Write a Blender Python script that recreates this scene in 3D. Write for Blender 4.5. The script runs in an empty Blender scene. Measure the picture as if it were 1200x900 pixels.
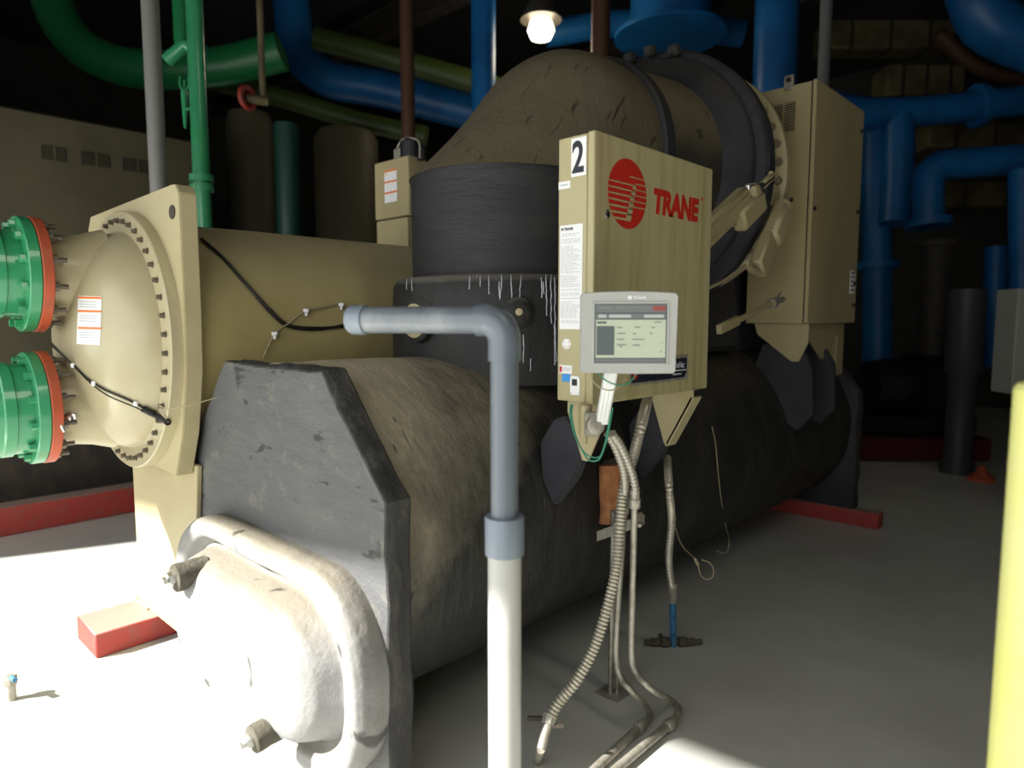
import bpy, bmesh, math, random
from math import pi, sin, cos, atan, radians, sqrt
from mathutils import Vector, Matrix, noise
from mathutils.bvhtree import BVHTree
random.seed(7)
S = bpy.context.scene
COL = S.collection

# ---------------------------------------------------------------- camera, light, exposure
CAM_Z = 1.6; YAW = radians(43.4); PITCH = atan(76/800)
Fh = Vector((-sin(YAW), cos(YAW), 0)); RT = Vector((cos(YAW), sin(YAW), 0)); UZ = Vector((0, 0, 1))
FW = Fh*cos(PITCH) - UZ*sin(PITCH); UP = Fh*sin(PITCH) + UZ*cos(PITCH)
EYE = Vector((0, 0, CAM_Z))
cam = bpy.data.objects.new('camera', bpy.data.cameras.new('camera')); COL.objects.link(cam)
m3 = Matrix((RT, UP, -FW)).transposed()
cam.matrix_world = Matrix.Translation(EYE) @ m3.to_4x4()
cam.data.sensor_width = 36; cam.data.lens = 24; cam.data.clip_start = 0.05
cam.data.dof.use_dof = True; cam.data.dof.focus_distance = 2.9; cam.data.dof.aperture_fstop = 1.4
S.camera = cam
S.view_settings.view_transform = 'Standard'
try: S.view_settings.look = 'None'
except Exception: pass
S.view_settings.exposure = 0.0; S.view_settings.gamma = 1.0; S.view_settings.use_curve_mapping = False

W = bpy.data.worlds.new('sky'); S.world = W; W.use_nodes = True
bg = W.node_tree.nodes['Background']; bg.inputs[0].default_value = (.75, .85, 1, 1); bg.inputs[1].default_value = 0.6

def light(name, typ, loc, direction, energy, color=(1, 1, 1), **kw):
    l = bpy.data.lights.new(name, typ); l.energy = energy; l.color = color
    for k, v in kw.items(): setattr(l, k, v)
    o = bpy.data.objects.new(name, l); COL.objects.link(o); o.location = loc
    o.rotation_euler = Vector(direction).to_track_quat('-Z', 'Y').to_euler()
    return o
SUN_D = Vector((.4, 1, -.85))
light('sun', 'SUN', (-3, -6, 6), SUN_D, 16, (1, .965, .9), angle=radians(1.2))
light('door_daylight', 'AREA', (-2.75, -1.36, 1.95), (-.08, 1, -.5), 112, (1, .985, .93), shape='RECTANGLE', size=7.6, size_y=2.6)
# added fill lamps overhead, out of the frame, brightening floor and panel at right
for i, (x, y) in enumerate([(1.5, 1.7), (1.9, 6.5)]):
    light('added_fill_light', 'AREA', (x, y, 5.2), (-.1, 0, -1), (30, 2)[i], (1, .94, .78), shape='RECTANGLE', size=.5, size_y=2.6)

# ---------------------------------------------------------------- projection helpers (turn a view direction into a place)
def ray(x, y): return FW + RT*((x-600)/800) - UP*((y-450)/800)
def on(x, y, ax, v):
    d = ray(x, y); i = 'xyz'.index(ax); return EYE + d*((v-EYE[i])/d[i])
def dep(x, y, d): return EYE + ray(x, y)*d

# ---------------------------------------------------------------- materials
def N(nt, typ, **kw):
    n = nt.nodes.new(typ)
    for k, v in kw.items():
        if k.startswith('_'): setattr(n, k[1:], v)
        else: n.inputs[k].default_value = v
    return n
def mat(name, col, rough=.5, metal=0, col2=None, nscale=4, ndet=6, lo=.4, hi=.65, stretch=(1, 1, 1), bump=0, bscale=20, bstretch=(1, 1, 1), spec=.5, emit=None, coat=0, dust_light=None):
    m = bpy.data.materials.new(name); m.use_nodes = True; nt = m.node_tree; L = nt.links
    b = nt.nodes['Principled BSDF']
    b.inputs['Base Color'].default_value = (*col, 1); b.inputs['Roughness'].default_value = rough
    b.inputs['Metallic'].default_value = metal; b.inputs['Specular IOR Level'].default_value = spec
    if coat: b.inputs['Coat Weight'].default_value = coat
    g = N(nt, 'ShaderNodeNewGeometry')
    out = None
    if col2 is not None:
        mp = N(nt, 'ShaderNodeMapping', Scale=stretch); L.new(g.outputs['Position'], mp.inputs['Vector'])
        nz = N(nt, 'ShaderNodeTexNoise', Scale=nscale, Detail=ndet, Roughness=.62); L.new(mp.outputs[0], nz.inputs['Vector'])
        mr = N(nt, 'ShaderNodeMapRange', **{'From Min': lo, 'From Max': hi}); L.new(nz.outputs[0], mr.inputs[0])
        mx = N(nt, 'ShaderNodeMix', _data_type='RGBA'); mx.inputs['A'].default_value = (*col, 1); mx.inputs['B'].default_value = (*col2, 1)
        L.new(mr.outputs[0], mx.inputs['Factor']); out = mx.outputs['Result']
    if dust_light is not None:      # (colour, lowest normal z, full normal z, amount): dusting and painted-in top light on upward faces
        dc, z0, z1, amt = dust_light
        sx = N(nt, 'ShaderNodeSeparateXYZ'); L.new(g.outputs['Normal'], sx.inputs[0])
        n2 = N(nt, 'ShaderNodeTexNoise', Scale=3.0, Detail=7, Roughness=.65); L.new(g.outputs['Position'], n2.inputs['Vector'])
        ad = N(nt, 'ShaderNodeMath', _operation='MULTIPLY_ADD'); L.new(n2.outputs[0], ad.inputs[0]); ad.inputs[1].default_value = .9; L.new(sx.outputs['Z'], ad.inputs[2])
        mr = N(nt, 'ShaderNodeMapRange', **{'From Min': z0+.45, 'From Max': z1+.45, 'To Max': amt}); L.new(ad.outputs[0], mr.inputs[0])
        mx = N(nt, 'ShaderNodeMix', _data_type='RGBA'); mx.inputs['A'].default_value = (*col, 1); mx.inputs['B'].default_value = (*dc, 1)
        if out is not None: L.new(out, mx.inputs['A'])
        L.new(mr.outputs[0], mx.inputs['Factor']); out = mx.outputs['Result']
    if out is not None: L.new(out, b.inputs['Base Color'])
    if bump:
        mp = N(nt, 'ShaderNodeMapping', Scale=bstretch); L.new(g.outputs['Position'], mp.inputs['Vector'])
        nz = N(nt, 'ShaderNodeTexNoise', Scale=bscale, Detail=8, Roughness=.65); L.new(mp.outputs[0], nz.inputs['Vector'])
        bp = N(nt, 'ShaderNodeBump', Strength=bump, Distance=.02); L.new(nz.outputs[0], bp.inputs['Height']); L.new(bp.outputs[0], b.inputs['Normal'])
    if emit:
        b.inputs['Emission Color'].default_value = (*emit[0], 1); b.inputs['Emission Strength'].default_value = emit[1]
    return m

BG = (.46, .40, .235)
M = dict(
 beige=mat('beige_paint', BG, .42, col2=(.40, .34, .19), nscale=2.2, lo=.45, hi=.7, bump=.05, bscale=6),
 beige_gloss=mat('beige_gloss_paint', (.47, .42, .27), .3, col2=(.42, .36, .21), nscale=2.5, lo=.42, hi=.7, coat=.15, bump=.04, bscale=5),
 panel=mat('panel_paint', (.44, .39, .215), .4, col2=(.34, .285, .13), nscale=2.0, stretch=(1, 9, .5), lo=.5, hi=.68, bump=.02, bscale=5),
 cabinet=mat('cabinet_paint', (.42, .36, .20), .38, col2=(.35, .29, .15), nscale=2, lo=.4, hi=.7, stretch=(1, 1, .4)),
 cond=mat('condenser_paint', (.46, .385, .175), .5, col2=(.37, .305, .13), nscale=1.6, lo=.4, hi=.68, dust_light=((.55, .48, .28), .25, .9, .7), bump=.06, bscale=5),  # dusting on top made paler to put top light into the colour
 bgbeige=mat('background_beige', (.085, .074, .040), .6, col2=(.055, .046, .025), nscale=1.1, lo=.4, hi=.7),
 rim=mat('rough_foam_rim', (.035, .034, .034), .85, col2=(.10, .095, .08), nscale=16, stretch=(1, 1, .35), lo=.5, hi=.75, bump=.9, bscale=30, bstretch=(1, 1, .4)),
 orange=mat('orange_paint', (.50, .085, .032), .45, col2=(.36, .08, .035), nscale=8),
 green=mat('green_paint', (.035, .30, .12), .28, col2=(.06, .33, .16), nscale=5, coat=.4),
 bggreen=mat('green_pipe_paint', (.012, .17, .055), .4),
 bgolive=mat('olive_pipe_paint', (.045, .07, .012), .5),
 bgblue=mat('blue_pipe_paint', (.010, .15, .42), .4, col2=(.008, .10, .30), nscale=2),
 bgbrown=mat('brown_column_paint', (.10, .045, .025), .6),
 bgtan=mat('tan_duct', (.20, .165, .09), .6, col2=(.09, .07, .035), nscale=1.5),
 red=mat('red_paint', (.40, .045, .035), .5, col2=(.30, .08, .06), nscale=14, lo=.5, hi=.7, dust_light=((.34, .30, .25), .6, .95, .8)),  # pale top: dusting plus the bleaching of direct sun put into the colour
 redlogo=mat('logo_red', (.50, .022, .012), .5),
 pvc=mat('grey_pvc', (.13, .152, .18), .33, col2=(.27, .29, .29), nscale=7, stretch=(1, 1, .5), lo=.48, hi=.8, coat=.1),
 pvclite=mat('coupling_pvc', (.20, .235, .28), .35),
 pvcwhite=mat('white_pvc', (.42, .42, .40), .4, col2=(.34, .34, .31), nscale=5, lo=.5, hi=.8),
 steel=mat('galvanised_steel', (.42, .40, .35), .38, .4, col2=(.28, .26, .20), nscale=30),
 flex=mat('flexible_conduit_metal', (.48, .45, .37), .35, .4),
 chrome=mat('bright_metal', (.7, .7, .68), .25, 1),
 bolt=mat('bolt_metal', (.16, .14, .11), .45, .6),
 boltp=mat('painted_bolt', (.22, .19, .12), .5),
 white=mat('white_label', (.85, .86, .86), .5),
 ink=mat('ink', (.012, .014, .03), .5),
 greyink=mat('pale_grey_print', (.50, .51, .56), .6),
 orangelabel=mat('orange_print', (.85, .22, .05), .5),
 yellowlabel=mat('yellow_print', (.80, .55, .05), .5),
 bluelabel=mat('blue_print', (.04, .30, .75), .5),
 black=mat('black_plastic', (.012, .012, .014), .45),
 dark=mat('dark_iron', (.03, .028, .025), .7, col2=(.06, .045, .03), nscale=8),
 bezel=mat('display_housing', (.50, .51, .49), .42, col2=(.46, .46, .44), nscale=3),
 foamorange=mat('exposed_orange_foam', (.52, .235, .10), .9, col2=(.33, .12, .05), nscale=9, lo=.42, hi=.62, bump=.6, bscale=25),
 wiregreen=mat('green_wire', (.03, .22, .13), .45),
 wiretan=mat('tan_wire', (.38, .32, .2), .5),
 wireblack=mat('black_cable', (.012, .011, .01), .5),
 bluepipe=mat('blue_tape', (.03, .15, .34), .5, col2=(.10, .28, .45), nscale=18),
 yellow=mat('yellow_paint', (.82, .82, .26), .45, col2=(.80, .80, .34), nscale=4),
 wall=mat('plant_wall', (.055, .052, .045), .85, col2=(.035, .032, .028), nscale=.8),
 ceil=mat('plant_ceiling', (.018, .018, .02), .9),
 wood=mat('grey_stub', (.11, .10, .075), .9, col2=(.05, .045, .03), nscale=12, bump=.6, bscale=30),
)
def screenmat(name, col, e): return mat(name, col, .3, emit=(col, e))
M['scr'] = screenmat('screen_page', (.42, .46, .35), .36); M['scrdark'] = screenmat('screen_side_panel', (.10, .12, .12), .3)
M['scrbar'] = screenmat('screen_bars', (.16, .17, .17), .3); M['scrred'] = screenmat('screen_alarm_button', (.28, .08, .07), .3)
M['scrtext'] = screenmat('screen_text', (.20, .23, .2), .3); M['scrlite'] = screenmat('screen_bright', (.42, .44, .42), .3)

# black painted foam insulation: black paint, grey smears, long cracks, olive dusting on upper faces
def foam(name, base, smear, dustc, z0, z1, amt, crack=(1, 1, 1), brown=None, streak=None, rot=None):
    m = mat(name, base, .62, col2=smear, nscale=3.2, stretch=crack, lo=.46, hi=.78, bump=.55, bscale=9, bstretch=crack, dust_light=(dustc, z0, z1, amt))
    nt = m.node_tree; L = nt.links; b = nt.nodes['Principled BSDF']
    g = N(nt, 'ShaderNodeNewGeometry'); src = b.inputs['Base Color'].links[0].from_socket
    def over(fac, colr):
        nonlocal src
        mx = N(nt, 'ShaderNodeMix', _data_type='RGBA'); L.new(fac, mx.inputs['Factor']); L.new(src, mx.inputs['A']); mx.inputs['B'].default_value = (*colr, 1); src = mx.outputs['Result']
    if brown:     # (colour, y edge start, y edge end): unpainted dusty tan stretch of the shell, with its top highlight painted in
        s = N(nt, 'ShaderNodeSeparateXYZ'); L.new(g.outputs['Position'], s.inputs[0])
        n = N(nt, 'ShaderNodeTexNoise', Scale=2.3, Detail=8, Roughness=.7); L.new(g.outputs['Position'], n.inputs['Vector'])
        a = N(nt, 'ShaderNodeMath', _operation='MULTIPLY_ADD'); L.new(n.outputs[0], a.inputs[0]); a.inputs[1].default_value = 1.1; L.new(s.outputs['Y'], a.inputs[2])
        a2 = N(nt, 'ShaderNodeMath', _operation='MULTIPLY_ADD'); L.new(s.outputs['Z'], a2.inputs[0]); a2.inputs[1].default_value = -1.3; L.new(a.outputs[0], a2.inputs[2])
        r = N(nt, 'ShaderNodeMapRange', **{'From Min': brown[2]+.25, 'From Max': brown[1]-.15, 'To Max': .9}); L.new(a2.outputs[0], r.inputs[0])
        over(r.outputs[0], brown[0])
    if brown:     # smoky dark stains over the tan stretch
        mp = N(nt, 'ShaderNodeMapping', Scale=(1, 2.2, 1)); L.new(g.outputs['Position'], mp.inputs['Vector'])
        n = N(nt, 'ShaderNodeTexNoise', Scale=2.6, Detail=9, Roughness=.66, Distortion=.5); L.new(mp.outputs[0], n.inputs['Vector'])
        r = N(nt, 'ShaderNodeMapRange', **{'From Min': .48, 'From Max': .70, 'To Max': .7}); L.new(n.outputs[0], r.inputs[0]); over(r.outputs[0], (.055, .050, .042))
    # fine dark cracks
    gp = g.outputs['Position']
    if rot is not None:
        m0 = N(nt, 'ShaderNodeMapping', Rotation=rot[0]); L.new(gp, m0.inputs['Vector']); gp = m0.outputs[0]
    mp = N(nt, 'ShaderNodeMapping', Scale=crack if rot is None else rot[1]); L.new(gp, mp.inputs['Vector'])
    n = N(nt, 'ShaderNodeTexNoise', Scale=7, Detail=3, Roughness=.5, Distortion=.6 if rot is None else .1); L.new(mp.outputs[0], n.inputs['Vector'])
    r = N(nt, 'ShaderNodeMapRange', **{'From Min': .36 if rot else .34, 'From Max': .33 if rot else .29, 'To Max': .75}); L.new(n.outputs[0], r.inputs[0])
    over(r.outputs[0], (.012, .011, .010))
    if streak:    # pale smears and scratches
        mp = N(nt, 'ShaderNodeMapping', Scale=streak[1]); L.new(g.outputs['Position'], mp.inputs['Vector'])
        n = N(nt, 'ShaderNodeTexNoise', Scale=5, Detail=10, Roughness=.7, Distortion=.4); L.new(mp.outputs[0], n.inputs['Vector'])
        r = N(nt, 'ShaderNodeMapRange', **{'From Min': streak[2], 'From Max': streak[2]+.14, 'To Max': streak[3]}); L.new(n.outputs[0], r.inputs[0])
        over(r.outputs[0], streak[0])
    L.new(src, b.inputs['Base Color'])
    return m
DUST = (.20, .165, .095)
M['barrel'] = foam('shell_insulation', (.014, .014, .014), (.034, .032, .028), (.10, .088, .058), .5, 1.0, .6, (1, 2.5, 1), ((.58, .51, .36), .28, .88), ((.22, .20, .155), (.8, 9, .8), .60, .55))
M['elbow'] = foam('elbow_insulation', (.125, .103, .060), (.10, .083, .052), (.15, .125, .075), .1, .9, .5, (1.0, 1.0, .45), rot=((radians(38), 0, 0), (4.2, 4.2, .42)))
M['neck'] = foam('neck_insulation', (.018, .018, .021), (.033, .033, .036), (.09, .08, .06), .7, 1.0, .5, (.6, .6, 2.6))
M['drum'] = foam('base_drum_insulation', (.014, .014, .015), (.035, .034, .032), (.17, .16, .13), .35, .85, .9, (1, 1, .5))
M['duct'] = foam('duct_insulation', (.050, .044, .034), (.035, .034, .034), DUST, -.05, .6, .95, (1, 1, 1))
M['band'] = foam('band_insulation', (.020, .021, .028), (.035, .035, .042), (.07, .062, .045), .2, .9, .6, (1, 1, 1))
M['plate'] = foam('end_plate_insulation', (.100, .102, .105), (.135, .133, .126), (.15, .14, .1), .5, 1, .5, (1, 1, 2), streak=((.30, .285, .20), (1, 1, 1.3), .56, .5))
M['cover'] = foam('cover_insulation', (.27, .27, .265), (.17, .168, .158), (.19, .165, .115), .35, .9, .8, (1, 1, 1), streak=((.22, .22, .21), (1, 1, 1), .54, .6))
M['concrete'] = mat('painted_concrete', (.54, .55, .515), .36, col2=(.43, .435, .40), nscale=1.3, ndet=10, lo=.35, hi=.7, bump=.04, bscale=12)

# ---------------------------------------------------------------- mesh builder
def frames(pts):
    T = []
    for i in range(len(pts)):
        a = pts[max(i-1, 0)]; b = pts[min(i+1, len(pts)-1)]; T.append((b-a).normalized())
    u = T[0].orthogonal().normalized(); out = []
    for t in T:
        u = (u - t*u.dot(t)).normalized(); out.append((t, u, t.cross(u)))
    return out
def spline(P, n=8):
    P = [Vector(p) for p in P]; Q = [2*P[0]-P[1]] + P + [2*P[-1]-P[-2]]; out = []
    for i in range(1, len(Q)-2):
        a, b, c, d = Q[i-1:i+3]
        for k in range(n):
            t = k/n; out.append(.5*((2*b)+(c-a)*t+(2*a-5*b+4*c-d)*t*t+(3*b-a-3*c+d)*t**3))
    out.append(P[-1]); return out
def resample(P, step):
    L = [0]
    for a, b in zip(P, P[1:]): L.append(L[-1]+(b-a).length)
    n = max(2, int(L[-1]/step)); out = []; j = 0
    for k in range(n+1):
        s = L[-1]*k/n
        while j < len(L)-2 and L[j+1] < s: j += 1
        t = (s-L[j])/max(1e-9, L[j+1]-L[j]); out.append(P[j].lerp(P[j+1], t))
    return out
class MB:
    def __init__(s): s.bm = bmesh.new(); s.mi = 0
    def _new(s, verts, faces):
        vs = [s.bm.verts.new(v) for v in verts]; fs = []
        for f in faces:
            try: q = s.bm.faces.new([vs[i] for i in f]); q.material_index = s.mi; fs.append(q)
            except ValueError: pass
        return vs, fs
    def box(s, a, b, bev=.004, rot=None, seg=1):
        a, b = Vector(a), Vector(b); t = bmesh.new(); bmesh.ops.create_cube(t, size=1)
        for v in t.verts: v.co = Vector(((a[i]+b[i])/2 + v.co[i]*abs(b[i]-a[i]) for i in range(3)))
        if bev: bmesh.ops.bevel(t, geom=t.edges[:], offset=bev, segments=seg, affect='EDGES')
        s.merge(t, rot)
    def obox(s, c, ax, ay, az, size, bev=.003):      # oriented box: centre, three unit axes, sizes
        t = bmesh.new(); bmesh.ops.create_cube(t, size=1)
        for v in t.verts: v.co = Vector((v.co.x*size[0], v.co.y*size[1], v.co.z*size[2]))
        if bev: bmesh.ops.bevel(t, geom=t.edges[:], offset=bev, segments=1, affect='EDGES')
        mm = Matrix((ax, ay, az)).transposed().to_4x4(); mm.translation = Vector(c); s.merge(t, mm)
    def merge(s, t, mtx=None):
        if mtx is not None: t.transform(mtx)
        t.verts.index_update(); s._new([v.co.copy() for v in t.verts], [[v.index for v in f.verts] for f in t.faces]); t.free()
    def prism(s, poly, ax, a0, a1, bev=0):
        t = bmesh.new(); i = 'xyz'.index(ax)
        def P(p, h):
            q = list(p); q.insert(i, h); return q
        v0 = [t.verts.new(P(p, a0)) for p in poly]; v1 = [t.verts.new(P(p, a1)) for p in poly]; n = len(poly)
        t.faces.new(v0); t.faces.new(v1[::-1])
        for k in range(n): t.faces.new((v0[k], v1[k], v1[(k+1) % n], v0[(k+1) % n]))
        bmesh.ops.recalc_face_normals(t, faces=t.faces[:])
        if bev: bmesh.ops.bevel(t, geom=t.edges[:], offset=bev, segments=2, affect='EDGES')
        s.merge(t)
    def tube(s, P, r, seg=16, cap=True):
        P = [Vector(p) for p in P]; R = r if callable(r) else (lambda i: r); vs = []; n = len(P)
        for i, (p, (t, u, w)) in enumerate(zip(P, frames(P))):
            for k in range(seg): a = 2*pi*k/seg; vs.append(p+(u*cos(a)+w*sin(a))*R(i))
        fs = [(i*seg+k, i*seg+(k+1) % seg, (i+1)*seg+(k+1) % seg, (i+1)*seg+k) for i in range(n-1) for k in range(seg)]
        if cap: fs += [tuple(range(seg))[::-1], tuple((n-1)*seg+k for k in range(seg))]
        s._new(vs, fs)
    def lathe(s, prof, o, axis=(0, 0, 1), seg=48, wob=0):   # prof = [(along, radius)...]
        o = Vector(o); t = Vector(axis).normalized(); u = t.orthogonal().normalized(); w = t.cross(u); vs = []; n = len(prof)
        for (h, r) in prof:
            for k in range(seg):
                a = 2*pi*k/seg; d = u*cos(a)+w*sin(a); p = o+t*h+d*max(r, 1e-4)
                if wob: p += d*noise.fractal(p*2.2, 1, 2, 4)*wob
                vs.append(p)
        fs = [(i*seg+k, i*seg+(k+1) % seg, (i+1)*seg+(k+1) % seg, (i+1)*seg+k) for i in range(n-1) for k in range(seg)]
        fs += [tuple(range(seg))[::-1], tuple((n-1)*seg+k for k in range(seg))]
        s._new(vs, fs)
    def loft(s, rings, cap=True):
        n = len(rings); seg = len(rings[0]); vs = [p for r in rings for p in r]
        fs = [(i*seg+k, i*seg+(k+1) % seg, (i+1)*seg+(k+1) % seg, (i+1)*seg+k) for i in range(n-1) for k in range(seg)]
        if cap: fs += [tuple(range(seg))[::-1], tuple((n-1)*seg+k for k in range(seg))]
        s._new(vs, fs)
    def quad(s, a, b, c, d): s._new([Vector(p) for p in (a, b, c, d)], [(0, 1, 2, 3)])
    def build(s, name, m, parent=None, label=None, smooth=40, top=None):
        bm = s.bm; bmesh.ops.recalc_face_normals(bm, faces=bm.faces[:])
        me = bpy.data.meshes.new(name)
        if parent is not None:
            o_ = Vector(parent.location) if parent.parent is None else Vector(parent.parent.location)+Vector(parent.location)
        else:
            xs = [v.co for v in bm.verts]; lo = [min(v[i] for v in xs) for i in range(3)]; hi = [max(v[i] for v in xs) for i in range(3)]
            o_ = Vector(((lo[0]+hi[0])/2, (lo[1]+hi[1])/2, lo[2]))
        for v in bm.verts: v.co -= o_
        bm.to_mesh(me); bm.free()
        for mm in (m if isinstance(m, (list, tuple)) else [m]): me.materials.append(M[mm] if isinstance(mm, str) else mm)
        me.shade_smooth(); me.set_sharp_from_angle(angle=radians(smooth))
        o = bpy.data.objects.new(name, me); COL.objects.link(o)
        if parent is not None: o.parent = parent
        else: o.location = o_
        if label: o['label'] = label
        if top: tag(o, *top)
        return o
def tag(o, label, cat, group=None, kind=None):
    if label: o['label'] = label
    if cat: o['category'] = cat
    if group: o['group'] = group
    if kind: o['kind'] = kind
    return o
def thing(name, loc, label, cat, group=None):
    o = bpy.data.objects.new(name, None); COL.objects.link(o); o.location = loc; o.empty_display_size = .1
    return tag(o, label, cat, group)
def struct(name, mb, m):
    o = mb.build(name, m); o['kind'] = 'structure'; return o
def hexbolts(centers, axis, r, h):
    mb = MB()
    for c in centers: mb.lathe([(0, r*1.25), (h*.25, r*1.25)], c, axis, 12); mb.lathe([(h*.2, r), (h, r)], c, axis, 6)
    return mb
def text(name, body, o, ux, uz, size, m, parent, shear=0, bold=0, ext=.0006, xs=1, label=None):
    c = bpy.data.curves.new(name, 'FONT'); c.body = body; c.size = size; c.shear = shear; c.offset = bold; c.extrude = ext; c.resolution_u = 6
    t = bpy.data.objects.new(name, c); COL.objects.link(t)
    me = bpy.data.meshes.new_from_object(t.evaluated_get(bpy.context.evaluated_depsgraph_get()))
    bpy.data.objects.remove(t)
    ux = Vector(ux).normalized(); uz = Vector(uz).normalized(); n = ux.cross(uz)
    pl = parent.location if parent.parent is None else parent.location+parent.parent.location
    for v in me.vertices: v.co = Vector(o) + ux*v.co.x*xs + uz*v.co.y + n*v.co.z - Vector(pl)
    me.materials.clear(); me.materials.append(M[m]); me.name = name
    ob = bpy.data.objects.new(name, me); COL.objects.link(ob); ob.parent = parent
    if label: ob['label'] = label
    return ob
def bvh(o):
    bpy.context.view_layer.update()
    me = o.data; mw = o.matrix_world
    loc = Vector(o.parent.location) if o.parent else Vector(o.location)
    return BVHTree.FromPolygons([v.co+loc for v in me.vertices], [tuple(p.vertices) for p in me.polygons])
def hit(tree, x, y):
    h = tree.ray_cast(EYE, ray(x, y).normalized()); return (h[0], h[1]) if h[0] else (None, None)

# ================================================================ THE ROOM
mb = MB(); mb.quad((-15, -7, 0), (5, -7, 0), (5, 15, 0), (-15, 15, 0)); struct('floor', mb, 'concrete')
mb = MB(); mb.box((-15, -2.2, 6.5), (5, 15, 6.6), 0); struct('ceiling', mb, 'ceil')
mb = MB(); mb.box((-15, 15, 0), (5, 15.2, 6.5), 0); struct('wall_back', mb, 'wall')
mb = MB(); mb.box((-15.2, -3, 0), (-15, 15, 6.5), 0); struct('wall_left', mb, 'wall')
mb = MB(); mb.box((5, -1.5, 0), (5.2, 15, 6.5), 0); struct('wall_right', mb, 'wall')
# front wall with the big open roller door, unseen, cut to shape the sun patch
wd = Vector((1, .12, 0)).normalized(); wo = Vector((-3, -1.5, 0)); wn = Vector((-wd.y, wd.x, 0))
def wallbox(s0, s1, z0, z1):
    mb = MB(); c = wo+wd*((s0+s1)/2)+UZ*((z0+z1)/2)-wn*.1; mb.obox(c, wd, wn, UZ, (s1-s0, .2, z1-z0), 0); return mb
HEAD = 3.28
mb = wallbox(-12.2, -3.85, 0, 6.5); mb2 = wallbox(4.3, 8.3, 0, 6.5); mb3 = wallbox(-3.85, 4.3, HEAD, 6.5)
for k in (mb2, mb3): mb.merge(k.bm)
struct('wall_front', mb, 'wall')

# ================================================================ EVAPORATOR (black insulated shell, front)
EX, EZ, ER = -2.36, .775, .665
ev = thing('evaporator', (EX, 3.45, .12), 'long black foam-insulated evaporator vessel standing in front, with grey end plate', 'pressure vessel')
mb = MB(); rings = []
NY = 150
for i in range(NY+1):
    y = 1.24+(5.72-1.24)*i/NY; r0 = []
    for k in range(96):
        a = 2*pi*k/96; d = Vector((cos(a), 0, sin(a))); p = Vector((EX, y, EZ))
        w = noise.fractal(Vector((cos(a)*1.5, y*1.6, sin(a)*1.5)), 1, 2, 4)*.012
        for yb in (2.0, 2.95, 3.9, 4.9): w += .006*math.exp(-((y-yb)/.03)**2)   # overlapping foam courses
        r0.append(p+d*(ER+w))
    rings.append(r0)
mb.loft(rings); barrel = mb.build('insulated_shell', 'barrel', ev, smooth=60)
def octo(cx, x0, x1, z0, z1, cz, cxs): return [(x0, z0), (x1, z0), (x1, cz), (x1-cxs, z1), (x0+cxs, z1), (x0, cz)]
def plate(y0, y1, name, m, lab=None):
    poly = [(-3.12, .12), (-1.65, .12), (-1.65, 1.05), (-1.99, 1.43), (-2.72, 1.435), (-3.12, 1.0)]
    # dense outline with a wobble, as trowelled foam
    pts = []
    for i in range(len(poly)):
        a = Vector(poly[i]); b = Vector(poly[(i+1) % len(poly)]); n = max(2, int((b-a).length/.03))
        for k in range(n): pts.append(a.lerp(b, k/n))
    mid = Vector((-2.365, .75)); rings = []
    for y, s in ((y0+.03, 0), (y0+.006, .0), (y0, -.012)) :
        pass
    prof = [(y0, -.010), (y0+.004, -.003), (y0+.018, .002), (y0+.04, .006), (y0+.065, 0), (y1-.015, .004), (y1-.004, -.003), (y1, -.012)]
    for y, s in prof:
        rg = []
        for p in pts:
            dd = (p-mid).normalized(); w = noise.fractal(Vector((p.x*6, y*9, p.y*6)), 1, 2, 4)*.009
            if p.y < .125: w = 0; s2 = 0
            else: s2 = s
            q = p+dd*(s2+w); rg.append(Vector((q.x, y, max(q.y, .12))))
        rings.append(rg)
    mb = MB(); mb.loft(rings)
    for f in mb.bm.faces:
        if len(f.verts) < 10: f.material_index = 1
    return mb.build(name, [m, 'rim'], ev, lab, smooth=35)
plate(1.195, 1.292, 'end_plate', 'plate', 'grey painted octagonal end plate with rough black edge')
plate(5.62, 5.74, 'end_plate', 'band', 'dark end plate at the far end')
# water box cover: rounded flange and bulging lid
def rrect(cx, cz, hw, hh, r, y, n=14, wob=0):
    out = []; r = min(r, hw-.001, hh-.001)
    for q, (sx, sz) in enumerate(((1, 1), (-1, 1), (-1, -1), (1, -1))):
        for k in range(n):
            a = q*pi/2+pi/2*k/(n-1); out.append(Vector((cx+sx*(hw-r)+r*cos(a), y, cz+sz*(hh-r)+r*sin(a))))
    res = []
    for i in range(len(out)):
        a, b = out[i], out[(i+1) % len(out)]; m_ = max(1, int((b-a).length/.05))
        for k in range(m_): res.append(a.lerp(b, k/m_))
    return res
def same(rs):   # re-use the index pattern of the first ring by angle-preserving scaling
    return rs
wb = []
base = rrect(0, 0, .68, .345, .30, 0)
CX, CZ = -2.335, .452
prof = [(1.20, 1.0, 1.0), (1.15, 1.015, 1.03), (1.10, 1.01, 1.02), (1.078, .99, .98), (1.072, .96, .93), (1.080, .90, .84), (1.112, .865, .78), (1.125, .845, .745), (1.11, .825, .715), (1.07, .80, .69), (1.03, .775, .66), (1.0, .73, .61), (.98, .66, .54), (.966, .56, .44), (.958, .42, .30), (.954, .25, .17), (.953, .07, .04)]
prof2 = []
for (a, b) in zip(prof, prof[1:]):
    for k in range(3): t = k/3; prof2.append(tuple(a[i]*(1-t)+b[i]*t for i in range(3)))
prof2.append(prof[-1])
for (y, sx, sz) in prof2:
    rg = []
    for p in base:
        q = Vector((CX+p.x*sx, y, CZ+p.z*sz)); q += Vector((p.x, 0, p.z)).normalized()*noise.fractal(q*4, 1, 2, 4)*.008; q.y += noise.fractal(q*5+Vector((5, 0, 0)), 1, 2, 3)*.004
        rg.append(q)
    wb.append(rg)
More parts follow.
